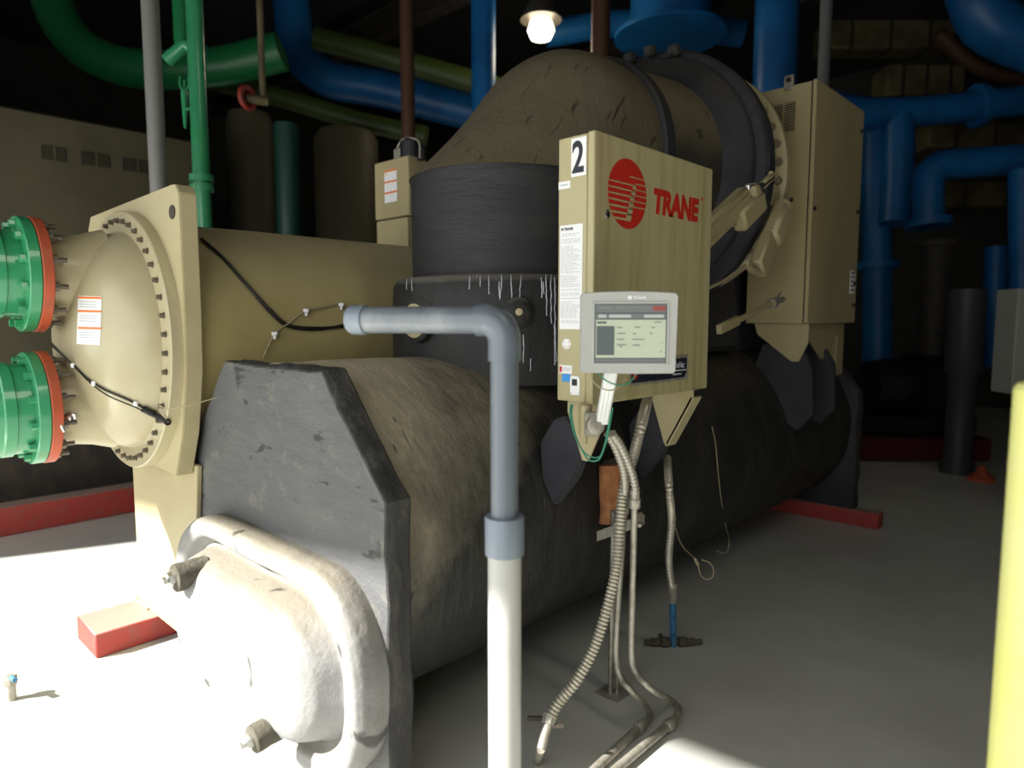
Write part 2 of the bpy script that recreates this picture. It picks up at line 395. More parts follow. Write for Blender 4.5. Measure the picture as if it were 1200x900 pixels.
mb = MB(); mb.loft(wb); wbx = mb.build('water_box_cover', 'cover', ev, 'pale grey bulging rounded cover in the sunlight', smooth=60)
def stub(c, d, L, r, nm='drain_stub'):
    mb = MB(); d = Vector(d).normalized(); c = Vector(c)
    mb.tube([c+d*L*t for t in (0, .1, .3, .6, .8, .97, 1)], lambda i: r*(1.05, 1, 1.04, .98, 1.03, 1, .9)[i], 20)
    st = mb.build(nm, 'wood', ev)
    mb = MB(); mb.lathe([(0, r*.55), (.022, r*.55), (.022, r*.3), (.04, r*.3)], c+d*L, d, 6); mb.build('plug', 'chrome', st)
stub((-2.60, 1.04, .645), (.02, -1, -.03), .12, .052); stub((-2.02, 1.04, .275), (.02, -1, -.1), .115, .045)
# support pads in red
for nm, a, b, lab in (('support_block', (-2.9, 5.60, 0), (-1.46, 5.73, .12), 'red block under the far end of the black vessel'),
                      ('support_block', (-3.85, .895, 0), (-3.55, 1.5, .12), 'red block under the beige leg at left, sunlit')):
    mb = MB(); mb.box(a, b, .006); mb.build(nm, 'red', None, top=(lab, 'block', 'red blocks under the chiller'))
mb = MB(); mb.box((-3.0, 1.2, 0), (-1.75, 1.34, .118), .006); mb.build('support_block', 'red', None, top=('red block at the foot of the grey octagonal end plate, behind the pale rounded cover', 'block', 'red blocks under the chiller'))

# ================================================================ CONDENSER (beige, behind at left)
KX, KZ = -3.46, 1.5
co = thing('condenser', (KX, 3.4, .12), 'large beige condenser vessel with bolted domed head, behind the black vessel', 'pressure vessel')
mb = MB(); mb.lathe([(0, .545), (.5, .55), (4.4, .55)], (KX, 1.17, KZ), (0, 1, 0), 96); mb.build('shell', 'cond', co)
mb = MB(); mb.prism([(-4.05, .95), (-3.02, .93), (-2.93, 1.12), (-2.865, 1.38), (-2.855, 1.6), (-2.855, 2.10), (-2.885, 2.135), (-2.93, 2.14), (-4.0, 2.12), (-4.05, 2.06)], 'y', 1.10, 1.17, .004)
ts = mb.build('tube_sheet', 'beige', co)
mb = MB(); mb.lathe([(0, .028), (.004, .028), (.0045, .016), (.005, .016)], (-2.925, 1.099, 2.03), (0, -1, 0), 20); mb.build('lifting_hole', 'dark', ts)
mb = MB(); mb.prism([(-4.05, .95), (-3.14, .95), (-2.86, 1.45), (-2.86, 2.1), (-4.05, 2.1)], 'y', 5.5, 5.57, .004); mb.build('tube_sheet', 'beige', co)
# domed head
dome = [(0, .585), (.045, .585), (.05, .58), (.05, .492), (.075, .485), (.12, .468), (.165, .435), (.205, .39), (.24, .33), (.265, .26), (.28, .18), (.287, .09), (.289, .001)]
mb = MB(); mb.lathe(dome, (KX, 1.10, KZ), (0, -1, 0), 96); head = mb.build('domed_head', 'beige_gloss', co, smooth=25)
NB = 44
for i in range(NB):
    a = 2*pi*(i+.5)/NB; hexbolts([Vector((KX+.54*cos(a), 1.052, KZ+.54*sin(a)))], (0, -1, 0), .0105, .02).build('flange_bolt', 'bolt', head)
for zc, lab in ((1.785, 'upper'), (1.225, 'lower')):
    nz = MB(); nz.lathe([(.12, .21), (.20, .185), (.26, .176), (.362, .176)], (KX, 1.10, zc), (0, -1, 0), 48); n_ = nz.build('nozzle', 'beige_gloss', co)
    fl = MB(); fl.lathe([(0, .18), (0, .236), (.004, .24), (.036, .24), (.04, .236), (.04, .1)], (KX, .75, zc), (0, -1, 0), 64); fl.build('nozzle_flange', 'orange', n_, 'orange painted flange')
# legs
mb = MB(); mb.prism([(-3.80, .12), (-3.10, .12), (-2.97, .97), (-3.80, 1.0)], 'y', 1.172, 1.192, .003)
leg = mb.build('leg', 'beige', co)
mb = MB(); mb.prism([(1.2, .12), (1.5, .12), (1.36, .97), (1.2, .97)], 'x', -3.80, -3.775, .003); mb.box((-3.86, 1.16, .12), (-3.66, 1.42, .135), .003); mb.build('gusset', 'beige', leg)
mb = MB(); mb.prism([(-3.80, .12), (-3.14, .12), (-3.14, .97), (-3.80, .97)], 'y', 5.45, 5.48, .003); mb.build('leg', 'beige', co)
# valve on the lower nozzle
TH = bvh(head)
mb = MB(); c = dep(82, 481, 2.95); c = Vector((-3.30, .80, 1.19)); mb.tube([c+Vector((-.02, .04, 0)), c+Vector((.03, -.03, 0))], .016, 12); mb.lathe([(0, .022), (.03, .022), (.032, .012), (.06, .012)], c, Vector((.8, -.5, 0)), 6); mb.tube(spline([c+Vector((.02, -.03, .0)), c+Vector((.06, -.06, -.01)), c+Vector((.07, -.05, -.05))]), .009, 8)
mb.build('drain_valve', 'chrome', co, 'small bright metal drain valve')
# green pipe spools
for zc, w, lab, rr in ((1.785, 'upper', 'green pipe end bolted to the upper orange flange, cut by the left edge', 1), (1.225, 'lower', 'green pipe reducer bolted to the lower orange flange, cut by the left edge', -1)):
    g = thing('flanged_pipe', (KX, .5, zc-.24), lab, 'pipe')
    mb = MB(); R_ = .176 if rr > 0 else .19
    mb.lathe([(0, R_), (.06, R_), (.064, R_+.008), (.10, R_+.008), (.106, R_), (.42, .155 if rr > 0 else .125), (.8, .155 if rr > 0 else .125)], (KX, .666, zc), (0, -1, 0), 56); mb.build('pipe', 'green', g)
    mb = MB(); mb.lathe([(0, .1), (0, .234), (.004, .238), (.04, .238), (.044, .234), (.044, .17)], (KX, .709, zc), (0, -1, 0), 64); gf = mb.build('flange', 'green', g)
    for i in range(12):
        a = 2*pi*(i+.5)/12; c = Vector((KX+.208*cos(a), .667, zc+.208*sin(a)))
        b_ = hexbolts([c], (0, -1, 0), .017, .026); b_.mi = 1; b_.lathe([(0, .010), (.135, .010)], c, (0, 1, 0), 10); b_.lathe([(0, .02), (.02, .02)], c+Vector((0, .083, 0)), (0, 1, 0), 6)
        b_.build('flange_bolt', ['green', 'bolt'], gf)
# label and cable on the domed head
def patch(name, tree, q, m, parent, nx=6, ny=10, off=.0015):   # q = four view corners TL TR BR BL, laid on the surface under them
    mb = MB(); vs = []; fs = []
    for j in range(ny+1):
        for i in range(nx+1):
            u, v = i/nx, j/ny
            x = (q[0][0]*(1-u)+q[1][0]*u)*(1-v)+(q[3][0]*(1-u)+q[2][0]*u)*v; y = (q[0][1]*(1-u)+q[1][1]*u)*(1-v)+(q[3][1]*(1-u)+q[2][1]*u)*v
            p, n = hit(tree, x, y)
            if p is None: mb.bm.free(); return None
            if n.dot(ray(x, y)) > 0: n = -n
            vs.append(p+n*off)
    fs = [(j*(nx+1)+i, j*(nx+1)+i+1, (j+1)*(nx+1)+i+1, (j+1)*(nx+1)+i) for j in range(ny) for i in range(nx)]
    mb._new(vs, fs); return mb.build(name, m, parent)
lb = patch('warning_label', TH, [(92, 346.5), (119.5, 347.5), (117.5, 404.5), (90, 403)], 'white', head)
if lb:
    for y0 in (347.5, 363.3, 383.0): patch('label_stripe', TH, [(92, y0), (119.3, y0+.7), (119.3, y0+3.2), (92, y0+2.5)], 'orangelabel', co, ny=1, off=.0025)
    for y0 in (353, 356, 359, 369.5, 372.5, 375.5, 389, 392, 395): patch('label_text', TH, [(94, y0), (114, y0+.6), (114, y0+1.5), (94, y0+.9)], 'greyink', co, ny=1, off=.0025)
def surfcable(pts, tree, r, off=.006):
    out = []
    for (x, y) in pts:
        p, n = hit(tree, x, y)
        if p is None: continue
        if n.dot(ray(x, y)) > 0: n = -n
        out.append(p+n*off)
    return out
sc = thing('sensor_cable', (-3.2, .85, 1.3), 'dark sensor cable clipped across the beige domed head', 'cable')
P = surfcable([(88, 428), (100, 440), (112, 449), (128, 458), (145, 465), (160, 472), (168, 477)], TH, .004)
P = [Vector((-3.30, .74, 1.50)), Vector((-3.31, .78, 1.45))] + P
mb = MB(); Q = resample(spline(P), .01); mb.tube(Q, .0045, 8)
mb.tube([q+Vector((0, -.004, -.006+.012*sin(i*.12))) for i, q in enumerate(Q)], .003, 8); mb.build('cable', 'wireblack', sc)
e = P[-1]
P2 = surfcable([(168, 477), (182, 484), (196, 493)], TH, .004, .012)
if len(P2) >= 2: mb = MB(); mb.tube(resample(P2, .01), lambda i: .014, 10); mb.build('splice_sleeve', 'black', sc)
endp = P2[-1]; plast = Vector((-2.90, 1.03, 1.24))
mb = MB(); mb.tube(spline([endp, Vector((-2.97, 1.03, 1.245)), plast, Vector((-2.84, 1.085, 1.25)), Vector((-2.80, 1.2, 1.28))]), .0025, 8); mb.build('lead', 'wiretan', sc)
for (x, y) in ((88, 428), (112, 449), (160, 472)):
    p, n = hit(TH, x, y)
    if p:
        mb = MB(); mb.obox(p+n*.006*(-1 if n.dot(ray(x, y)) > 0 else 1), RT, Fh, UZ, (.016, .02, .02), .003); mb.build('cable_clip', 'white', sc)

# black cable sagging along the condenser shell
def shell_pt(px, py, xc=KX, zc=KZ, R=.56):
    d = ray(px, py); a = d.x**2+d.z**2; b = 2*(d.x*(-xc)+d.z*(CAM_Z-zc)); c = xc**2+(CAM_Z-zc)**2-R**2; D = b*b-4*a*c
    return EYE+d*((-b-sqrt(max(D, 0)))/(2*a))
cb = thing('shell_cable', (-2.95, 2, 1.9), 'black cable sagging along the side of the beige condenser shell', 'cable')
mb = MB(); mb.tube(spline([shell_pt(*q) for q in ((236, 280), (262, 303), (290, 335), (315, 362), (338, 381), (372, 384.5), (405, 382), (440, 376))]), .0075, 8); mb.tube(spline([shell_pt(*q) for q in ((300, 348), (318, 368), (338, 383), (372, 386.5), (405, 380), (440, 372))]), .005, 8); mb.build('cable', 'wireblack', cb)
mb = MB(); mb.tube(spline([shell_pt(*q, R=.565) for q in ((308, 420), (322, 391), (338, 379), (359, 364), (380, 360), (400, 357), (420, 366))]), .004, 8); mb.build('thin_lead', 'wiretan', cb)
for q in ((322, 391), (359, 364), (400, 357)):
    p = shell_pt(*q, R=.57); mb = MB(); mb.obox(p, RT, Fh, UZ, (.028, .02, .018), .004); mb.obox(p+Vector((0, 0, -.016)), RT, Fh, UZ, (.014, .014, .02), .003); mb.build('cable_clip', 'white', cb)

# ================================================================ SUCTION ELBOW AND COMPRESSOR
AX, AY, HZ = -2.36, 2.45, 2.43
cp = thing('compressor', (AX, AY, 1.35), 'big insulated compressor with mitred suction elbow on top of the black vessel', 'compressor')
def ring(c, n, r, seg=80, e1=1.0, e2=1.0, wob=.006):
    # ellipse of the miter joint: n is the in-plane direction across (lies in YZ), x is the other
    out = []
    for k in range(seg):
        a = 2*pi*k/seg; p = Vector(c)+Vector((cos(a)*r*e1, 0, 0))+Vector(n)*sin(a)*r*e2
        p += (Vector((cos(a), 0, 0))+Vector(n).normalized()*sin(a))*noise.fractal(p*3, 1, 2, 3)*wob; out.append(p)
    return out
R0 = .453
# base drum skirt
mb = MB(); mb.lathe([(0, .552), (.10, .552), (.22, .55), (.34, .55), (.43, .548), (.455, .535), (.468, .51), (.475, .45)], (AX, AY, 1.32), (0, 0, 1), 80, wob=.012); drum = mb.build('base_drum', 'drum', cp, 'black drum with white drips', smooth=60)
# vertical neck up to the first mitre (a tilted joint)
n1 = Vector((0, 1, .32)).normalized()*1.05
def rings_between(a, b, n):
    return [[a[k].lerp(b[k], i/n) for k in range(len(a))] for i in range(n+1)]
ra = ring((AX, AY, 1.77), (0, 1, 0), R0); rb = ring((AX, AY, 2.262), (0, 1, 0), R0+.006)
mb = MB(); mb.loft([[a.lerp(b, i/14) for a, b in zip(ra, rb)] for i in range(15)]); mb.build('neck', 'neck', cp, 'black painted neck', smooth=60)
outer = spline([(0, 1.98, 2.255), (0, 2.085, 2.345), (0, 2.275, 2.52), (0, 2.44, 2.695), (0, 2.58, 2.85), (0, 2.71, 2.937), (0, 2.86, 2.967), (0, 3.0, 2.968)], 5)
inner = spline([(0, 2.915, 2.255), (0, 2.92, 2.19), (0, 2.93, 2.12), (0, 2.945, 2.05), (0, 2.96, 1.99), (0, 2.975, 1.95), (0, 2.99, 1.915), (0, 3.0, 1.895)], 5)
allr = []
for i, (o_, i_) in enumerate(zip(outer, inner)):
    t = i/(len(outer)-1); c_ = (o_+i_)/2; h = (i_-o_)/2; wx = .468+(.537-.468)*min(1, t*1.1); rg = []
    for k_ in range(96):
        a = 2*pi*k_/96; p = Vector((AX+cos(a)*wx, c_.y, c_.z))+h*sin(a); p += (p-Vector((AX, c_.y, c_.z))).normalized()*noise.fractal(p*3, 1, 2, 3)*.006; rg.append(p)
    allr.append(rg)
mb = MB(); mb.loft(allr); elbow = mb.build('suction_elbow', 'elbow', cp, 'dusty brown mitred elbow', smooth=60)
# duct, straps, flanges along +Y
mb = MB(); mb.lathe([(0, .535), (.06, .54), (.35, .562), (.62, .585)], (AX, 2.98, HZ), (0, 1, 0), 80, wob=.006); mb.build('suction_duct', 'duct', cp, smooth=60)
mb = MB(); mb.lathe([(0, .53), (.0, .548), (.012, .562), (.06, .566), (.085, .562), (.09, .54)], (AX, 3.0, HZ), (0, 1, 0), 80, wob=.004); mb.build('strap', 'band', cp, 'thin black strap')
mb = MB(); mb.lathe([(-.02, .55), (0, .60), (.015, .625), (.07, .70), (.09, .715), (.15, .72), (.16, .60)], (AX, 3.555, HZ), (0, 1, 0), 80, wob=.006); mb.build('flare_ring', 'band', cp, 'black flared ring')
mb = MB(); mb.lathe([(0, .68), (.01, .765), (.03, .782), (.10, .782), (.12, .76), (.17, .73), (.40, .66), (.42, .5)], (AX, 3.66, HZ-.02), (0, 1, 0), 96, wob=.006); mb.build('flange_ring', 'band', cp, 'black outer flange ring')
mb = MB(); mb.lathe([(0, .4), (0, .712), (.005, .718), (.045, .718), (.05, .712), (.05, .70), (.10, .70), (.10, .4)], (AX+.03, 4.0, HZ+.02), (0, 1, 0), 96); bf = mb.build('compressor_flange', 'beige', cp, 'beige bolted flange')
for i in range(40):
    a = 2*pi*(i+.5)/40
    if cos(a) < -.35: continue
    hexbolts([Vector((AX+.03+.672*cos(a), 4.0, HZ+.02+.672*sin(a)))], (0, -1, 0), .021, .022).build('flange_bolt', 'boltp', bf)
mb = MB(); mb.lathe([(0, .36), (.1, .36), (.5, .345), (1.3, .345), (1.35, .3)], (AX-.02, 4.1, HZ-.05), (0, 1, 0), 64); mb.build('motor_housing', 'cond', cp)
mb = MB(); mb.prism([(-2.75, 1.40), (-1.98, 1.40), (-2.04, 1.95), (-2.68, 1.95)], 'y', 3.72, 4.28, .03); mb.prism([(-2.66, 1.36), (-2.06, 1.36), (-2.1, 2.2), (-2.62, 2.2)], 'y', 4.4, 5.3, .03); mb.build('support_pedestal', 'band', cp)
# eye lugs on top of the flare
for (x, y) in ((762, 60), (790, 59), (738, 68)):
    p = on(x, y, 'y', 3.62); mb = MB(); mb.box(p-Vector((.035, .03, .03)), p+Vector((.035, .03, .03)), .012); mb.build('foam_lump', 'rim', cp)
# ports on the drum
c = on(487, 376, 'y', 1.87); pt = thing('port', c, 'x', 'x'); COL.objects.unlink(pt); bpy.data.objects.remove(pt)
mb = MB(); mb.lathe([(-.28, .085), (-.1, .088), (-.03, .094), (0, .092), (.004, .08)], c, (0, -1, 0), 40, wob=.005); pr_ = mb.build('blind_port', 'drum', cp)
mb = MB(); mb.lathe([(0, .074), (.008, .074), (.010, .07)], c+Vector((0, -.003, 0)), (0, -1, 0), 40); mb.build('port_cover', 'beige', pr_, 'beige round cover')
TD = bvh(drum)
p, n = hit(TD, 607, 366)
if p:
    if n.dot(ray(607, 366)) > 0: n = -n
    mb = MB(); mb.lathe([(-.02, .065), (.02, .062), (.035, .045), (.036, .02)], p, n, 28, wob=.004); b2 = mb.build('sight_port', 'drum', cp)
    mb = MB(); mb.lathe([(0, .015), (.01, .015), (.012, .010)], p+n*.03, n, 20); mb.build('port_plug', 'beige', b2, 'small cream plug')
# white drips running down the drum
for (x, y0, y1) in ((551, 318, 341), (559, 316, 327), (562, 318, 339), (572, 318, 347), (587, 319, 350), (585, 330, 352), (599, 319, 350), (611, 318, 352), (634, 325, 352), (640, 322, 372), (646, 322, 380), (650, 325, 425), (649, 380, 430), (637, 330, 346), (613, 392, 428), (622, 420, 436), (477, 324, 340), (483, 326, 342)):
    P = []
    y = y0; xx = x
    while y < y1:
        p, n = hit(TD, xx, y)
        if p:
            if n.dot(ray(xx, y)) > 0: n = -n
            P.append(p+n*.0005)
        y += 3; xx += random.uniform(-.5, .5)
    if len(P) > 1: mb = MB(); mb.tube(P, lambda i: .0016+.0012*random.random(), 6); mb.build('white_drip', 'greyink', drum)

# ================================================================ PURGE UNIT ON THE CONDENSER
pu = thing('purge_unit', (-3.73, 3.0, 2.04), 'small beige cabinet with warning label on top of the condenser, left of the elbow', 'cabinet')
mb = MB(); mb.box((-3.93, 2.8, 2.27), (-3.56, 2.95, 2.645), .006); box_ = mb.build('upper_box', 'cabinet', pu)
mb = MB(); mb.box((-3.93, 2.81, 2.03), (-3.59, 2.95, 2.262), .005); mb.build('lower_box', 'cabinet', pu)
mb = MB(); mb.box((-3.815, 2.797, 2.37), (-3.68, 2.7985, 2.58), 0); lbl = mb.build('warning_label', 'white', box_)
mb = MB()
for z in (2.575, 2.505, 2.435): mb.box((-3.815, 2.7955, z-.008), (-3.68, 2.7965, z+.004), 0)
mb.build('label_stripes', 'orangelabel', pu)
mb = MB(); mb.prism([(-3.805, 2.55), (-3.775, 2.55), (-3.79, 2.565)], 'y', 2.7955, 2.7965); mb.build('warning_triangle', 'yellowlabel', pu)
mb = MB(); mb.lathe([(0, .07), (.1, .07), (.12, .04)], (-3.62, 2.87, 2.645), (0, 0, 1), 24); mb.box((-3.70, 2.86, 2.645), (-3.60, 2.96, 2.72), .006); mb.lathe([(0, .03), (.06, .03), (.08, .02)], (-3.52, 2.88, 2.62), (0, 0, 1), 16); mb.build('purge_compressor', 'black', pu)
mb = MB(); mb.box((-3.76, 2.83, 2.645), (-3.66, 2.9, 2.72), .008); mb.tube(spline([(-3.74, 2.84, 2.70), (-3.68, 2.84, 2.76), (-3.58, 2.84, 2.76), (-3.5, 2.84, 2.72), (-3.49, 2.84, 2.62)]), .007, 8); mb.build('tubing', 'steel', pu)

# ================================================================ CONTROL PANEL
PX, PY0, PY1, PZ0, PZ1 = -1.40, 1.885, 2.70, 1.31, 2.222
cpn = thing('control_cabinet', (-1.48, 2.3, 1.31), 'beige control panel with red round logo and number 2 on its narrow side', 'control panel')
mb = MB(); mb.box((-1.560, PY0, PZ0), (PX-.032, PY1, PZ1), .004); body = mb.build('enclosure', 'panel', cpn)
mb = MB(); mb.box((PX-.030, PY0-.004, PZ0-.006), (PX, PY1+.003, PZ1+.003), .004); door = mb.build('panel_door', 'panel', cpn)
yf = PY0-.0008
def nar(name, x0, x1, z0, z1, m, par=body, o=0, lab=None):
    mb = MB(); mb.box((x0, PY0-.0015-o, z0), (x1, PY0-.0002-o, z1), 0); return mb.build(name, m, par if par.parent is None or par.parent.parent is None else cpn, lab)
nar('number_plate', -1.502, -1.438, 2.085, 2.212, 'white', lab='white plate with the number 2')
text('number_two', '2', (-1.4985, PY0-.0022, 2.099), (1, 0, 0), (0, 0, 1), .145, 'ink', cpn, bold=.0035, xs=.72)
nar('small_label', -1.557, -1.506, 2.05, 2.075, 'white'); nar('label_text', -1.55, -1.515, 2.060, 2.0645, 'greyink', cpn, .002)
nar('data_sheet', -1.549, -1.450, 1.565, 1.925, 'white', lab='tall white data sheet')
text('sheet_heading', '® TRANE', (-1.543, PY0-.0022, 1.907), (1, 0, 0), (0, 0, 1), .0125, 'ink', cpn, bold=.0003)
mb = MB()
z = 1.893
while z > 1.58:
    x = -1.543; xe = -1.46-random.choice((0, 0, .012, .03))
    while x < xe:
        w = random.uniform(.006, .02); mb.box((x, PY0-.0022, z), (min(x+w, xe), PY0-.0016, z+.0022), 0); x += w+.004
    z -= random.choice((.006, .006, .006, .012))
mb.build('sheet_print', 'greyink', cpn)
mb = MB(); mb.lathe([(0, .0185), (.001, .0185)], (-1.517, PY0-.0004, 1.513), (0, -1, 0), 32); mb.build('round_sticker', 'white', cpn)
mb = MB()
for k in range(5):
    a = radians(-150+k*60+0) if k < 4 else radians(-90)
    a = radians((145, 35, 215, 325, 270)[k]); mb.prism([(-1.517+.012*cos(a)-.002, 1.513+.012*sin(a)-.003), (-1.517+.012*cos(a)+.002, 1.513+.012*sin(a)-.003), (-1.517+.012*cos(a), 1.513+.012*sin(a)+.003)], 'y', PY0-.0022, PY0-.0016)
mb.build('sticker_marks', 'redlogo', cpn)
nar('approval_label', -1.549, -1.492, 1.408, 1.438, 'white'); nar('label_text', -1.53, -1.498, 1.419, 1.4215, 'greyink', cpn, .002); nar('label_text', -1.53, -1.498, 1.426, 1.4285, 'greyink', cpn, .002)
nar('label_mark', -1.546, -1.536, 1.413, 1.433, 'redlogo', cpn, .002)
nar('blue_sticker', -1.536, -1.498, 1.379, 1.406, 'bluelabel')
mb = MB(); mb.box((-1.498, PY0-.004, 1.335), (-1.455, PY0-.0005, 1.402), .001); sp = mb.build('service_port', 'white', cpn)
mb = MB(); mb.box((-1.489, PY0-.0055, 1.368), (-1.466, PY0-.004, 1.391), .0005); mb.build('port_socket', 'black', cpn)
hexbolts([Vector((x, PY0-.004, z)) for x in (-1.494, -1.459) for z in (1.340, 1.397)], (0, -1, 0), .0018, .001).build('screws', 'bolt', cpn)
# door face: X = PX, logo
XF = PX
def fp(px, py): return on(px, py, 'x', XF)
c = fp(735.5, 227.5); rz = .121
mb = MB(); mb.lathe([(0, rz), (.0012, rz)], c, (1, 0, 0), 72); mb.build('round_logo', 'redlogo', cpn, 'red round logo')
# stripes cutting the disc (bare panel colour), and the blank T stem
mb = MB()
for k in range(7):      # left side stripes end at the stem edge
    z = c.z+.034-k*.0205; w = sqrt(max(rz**2-(z-c.z)**2, 0)); ye = c.y+.052-k*.0055
    mb.box((XF+.0013, c.y-w, z-.0022-.0004*k), (XF+.0018, ye, z+.0022+.0002*k), 0)
for k in range(6):
    z = c.z+.062-k*.0205; w = sqrt(max(rz**2-(z-c.z)**2, 0)); ys = c.y+.055-k*.0055 if k else c.y+.01
    mb.box((XF+.0013, ys, z-.0018), (XF+.0018, c.y+w, z+.0018), 0)
for k in range(6):      # stem
    z = c.z+.034-k*.0205; ye = c.y+.052-k*.0055
    mb.box((XF+.0013, ye-.022-.002*k, z-.0205+.008-.001*k), (XF+.0018, ye, z), 0)
mb.build('logo_stripes', 'panel', cpn)
a = fp(765, 246.5)
text('brand_lettering', 'TRANE', (XF+.001, a.y, a.z-.004), (0, 1, 0), (0, 0, 1), .118, 'redlogo', cpn, shear=.12, bold=.0065, xs=.90)
a = fp(821.5, 236.5); text('registered_mark', '®', (XF+.001, a.y, a.z+.004), (0, 1, 0), (0, 0, 1), .02, 'redlogo', cpn)
a = fp(711, 251); mb = MB(); mb.lathe([(0, .014), (.004, .014), (.007, .010)], a, (1, 0, 0), 24); lk = mb.build('lock', 'chrome', cpn); mb = MB(); mb.lathe([(0, .006), (.0005, .006)], a+Vector((.007, 0, 0)), (1, 0, 0), 16); mb.build('keyhole', 'black', cpn)
# name plate low on the door
p0 = fp(738, 446); p1 = fp(806, 418)
y0, y1 = p0.y, p1.y; z0, z1 = 1.355, 1.455
mb = MB(); mb.prism([(y0, z0), (y1, z0), (y1, z1), (y0, z1)], 'x', XF+.0004, XF+.002, .0004); mb.build('name_plate', 'steel', cpn)
mb = MB(); mb.prism([(y0+.008, z0+.01), (y1-.03, z0+.01), (y1-.012, z0+.03), (y1-.012, z1-.012), (y0+.008, z1-.012)], 'x', XF+.002, XF+.003); mb.build('name_plate_field', 'ink', cpn)
mb = MB(); mb.lathe([(0, .016), (.001, .016)], (XF+.003, y0+.03, z0+.038), (1, 0, 0), 24); mb.build('name_plate_dot', 'redlogo', cpn)
text('name_plate_word', 'CenTraVac', (XF+.0032, y1-.165, z1-.05), (0, 1, 0), (0, 0, 1), .036, 'greyink', cpn, shear=.2, xs=.8, bold=.0005)
mb = MB(); mb.box((XF+.003, y1-.15, z1-.063), (XF+.0035, y1-.014, z1-.058), 0); mb.box((XF+.003, y1-.12, z0+.022), (XF+.0035, y1-.055, z0+.028), 0); mb.build('name_plate_rule', 'greyink', cpn)
# V shaped mounting brackets
def vbracket(y, x0, x1, zt, apex, za, par, t=.012, m='beige', nm='mounting_bracket'):
    mb = MB(); mb.prism([(x0, zt), (x1, zt), (x1, zt-.05), (apex+.012, za), (apex-.012, za), (x0, zt-.05)], 'y', y, y+t, .002)
    mb.box((x0, y, zt-.008), (x1, y+.04, zt), .001); return mb.build(nm, m, par)
vbracket(1.945, -1.56, -1.385, 1.312, -1.478, 1.09, cpn); vbracket(2.58, -1.60, -1.40, 1.312, -1.52, 1.06, cpn)
mb = MB(); mb.prism([(-1.40, 1.27), (-1.52, 1.05), (-1.528, 1.055), (-1.41, 1.275)], 'y', 2.58, 2.66, .001); mb.build('bracket_fold', 'beige', cpn)
# black insulated saddles the brackets are welded to
for y in (1.985, 2.60, 4.42, 4.82):
    mb = MB(); zt = 1.20 if y < 4 else 1.36; xt = -1.60 if y < 4 else -1.64
    mb.prism([(-1.98, 1.20) if y > 4 else (-1.73, 1.12), (-1.90, zt+.08) if y > 4 else (-1.66, 1.22), (xt, zt+.04), (-1.50 if y < 4 else -1.58, zt-.06), (-1.56, 1.0), (-1.66, .88), (-1.80 if y > 4 else -1.72, .98)], 'y', y, y+.05, .008); mb.build('bracket_saddle', 'band', ev)
mb = MB()   # black painted patch course under the panel
# ---- touch screen display on its arm
dp = thing('touch_display', dep(738, 440, 2.10), 'grey touch screen display on an arm in front of the control panel', 'display')
DC = dep(738, 391, 2.12); DR = RT; DN = -Fh
def disp(name, u0, u1, v0, v1, d0, d1, m, par, bev=0):   # u right, v up, d towards the viewer side, metres
    mb = MB(); c = DC+DR*((u0+u1)/2)+UZ*((v0+v1)/2)+DN*((d0+d1)/2); mb.obox(c, DR, -DN, UZ, (abs(u1-u0), abs(d1-d0), abs(v1-v0)), bev); return mb.build(name, m, par)
# housing with a slightly arched top, tapering to the back
k = 2.12/800
out = [(-56, -46), (-57.5, -44), (-57.5, 44), (-55, 47.5), (-30, 49), (0, 49.6), (30, 49), (54, 47.5), (56.5, 44), (55, -44), (53, -47), (0, -47.5)]
out = [(u*k, v*k) for u, v in out]
def dring(s, d): return [DC+DR*(u*s)+UZ*(v*s)+DN*d for u, v in out]
mb = MB(); mb.loft([dring(.985, .0), dring(1, -.006), dring(1, -.03), dring(.9, -.045), dring(.55, -.06)]); hs = mb.build('housing', 'bezel', dp, smooth=30)
sx0, sx1, sz0, sz1 = -41.5*k, 43.5*k, -34.5*k, 35*k
def bar(n, a, b, c_, d_, m, d=.0022): return disp(n, sx0+(sx1-sx0)*a, sx0+(sx1-sx0)*b, sz1-(sz1-sz0)*c_, sz1-(sz1-sz0)*d_, d-.0008, d, m, dp)
mb = MB(); 
for (u0, u1, v0, v1) in ((sx0-.006, sx1+.006, sz1, sz1+.006), (sx0-.006, sx1+.006, sz0-.006, sz0), (sx0-.006, sx0, sz0, sz1), (sx1, sx1+.006, sz0, sz1)):
    mb.obox(DC+DR*((u0+u1)/2)+UZ*((v0+v1)/2)+DN*.0015, DR, Fh, UZ, (u1-u0, .003, v1-v0), .0008)
mb.build('screen_frame', 'bezel', dp)
bar('screen', 0, 1, 0, 1, 'scrdark', .0012)
bar('screen_header', .02, .98, .02, .145, 'scrbar'); bar('screen_tabs', .02, .98, .17, .25, 'scrbar'); bar('screen_page', .02, .98, .27, .91, 'scr'); bar('screen_footer', .02, .98, .93, .985, 'scrbar')
bar('screen_sidebar', .03, .275, .375, .865, 'scrdark', .003); bar('alarm_button', .80, .975, .04, .12, 'scrred', .003); bar('page_title', .035, .165, .30, .335, 'scrdark', .003)
for a_, b_, c_, d_ in ((.05, .16, .185, .235), (.2, .5, .185, .235), (.68, .95, .185, .235)): bar('screen_tab', a_, b_, c_, d_, 'scrlite', .003)
mb = MB()
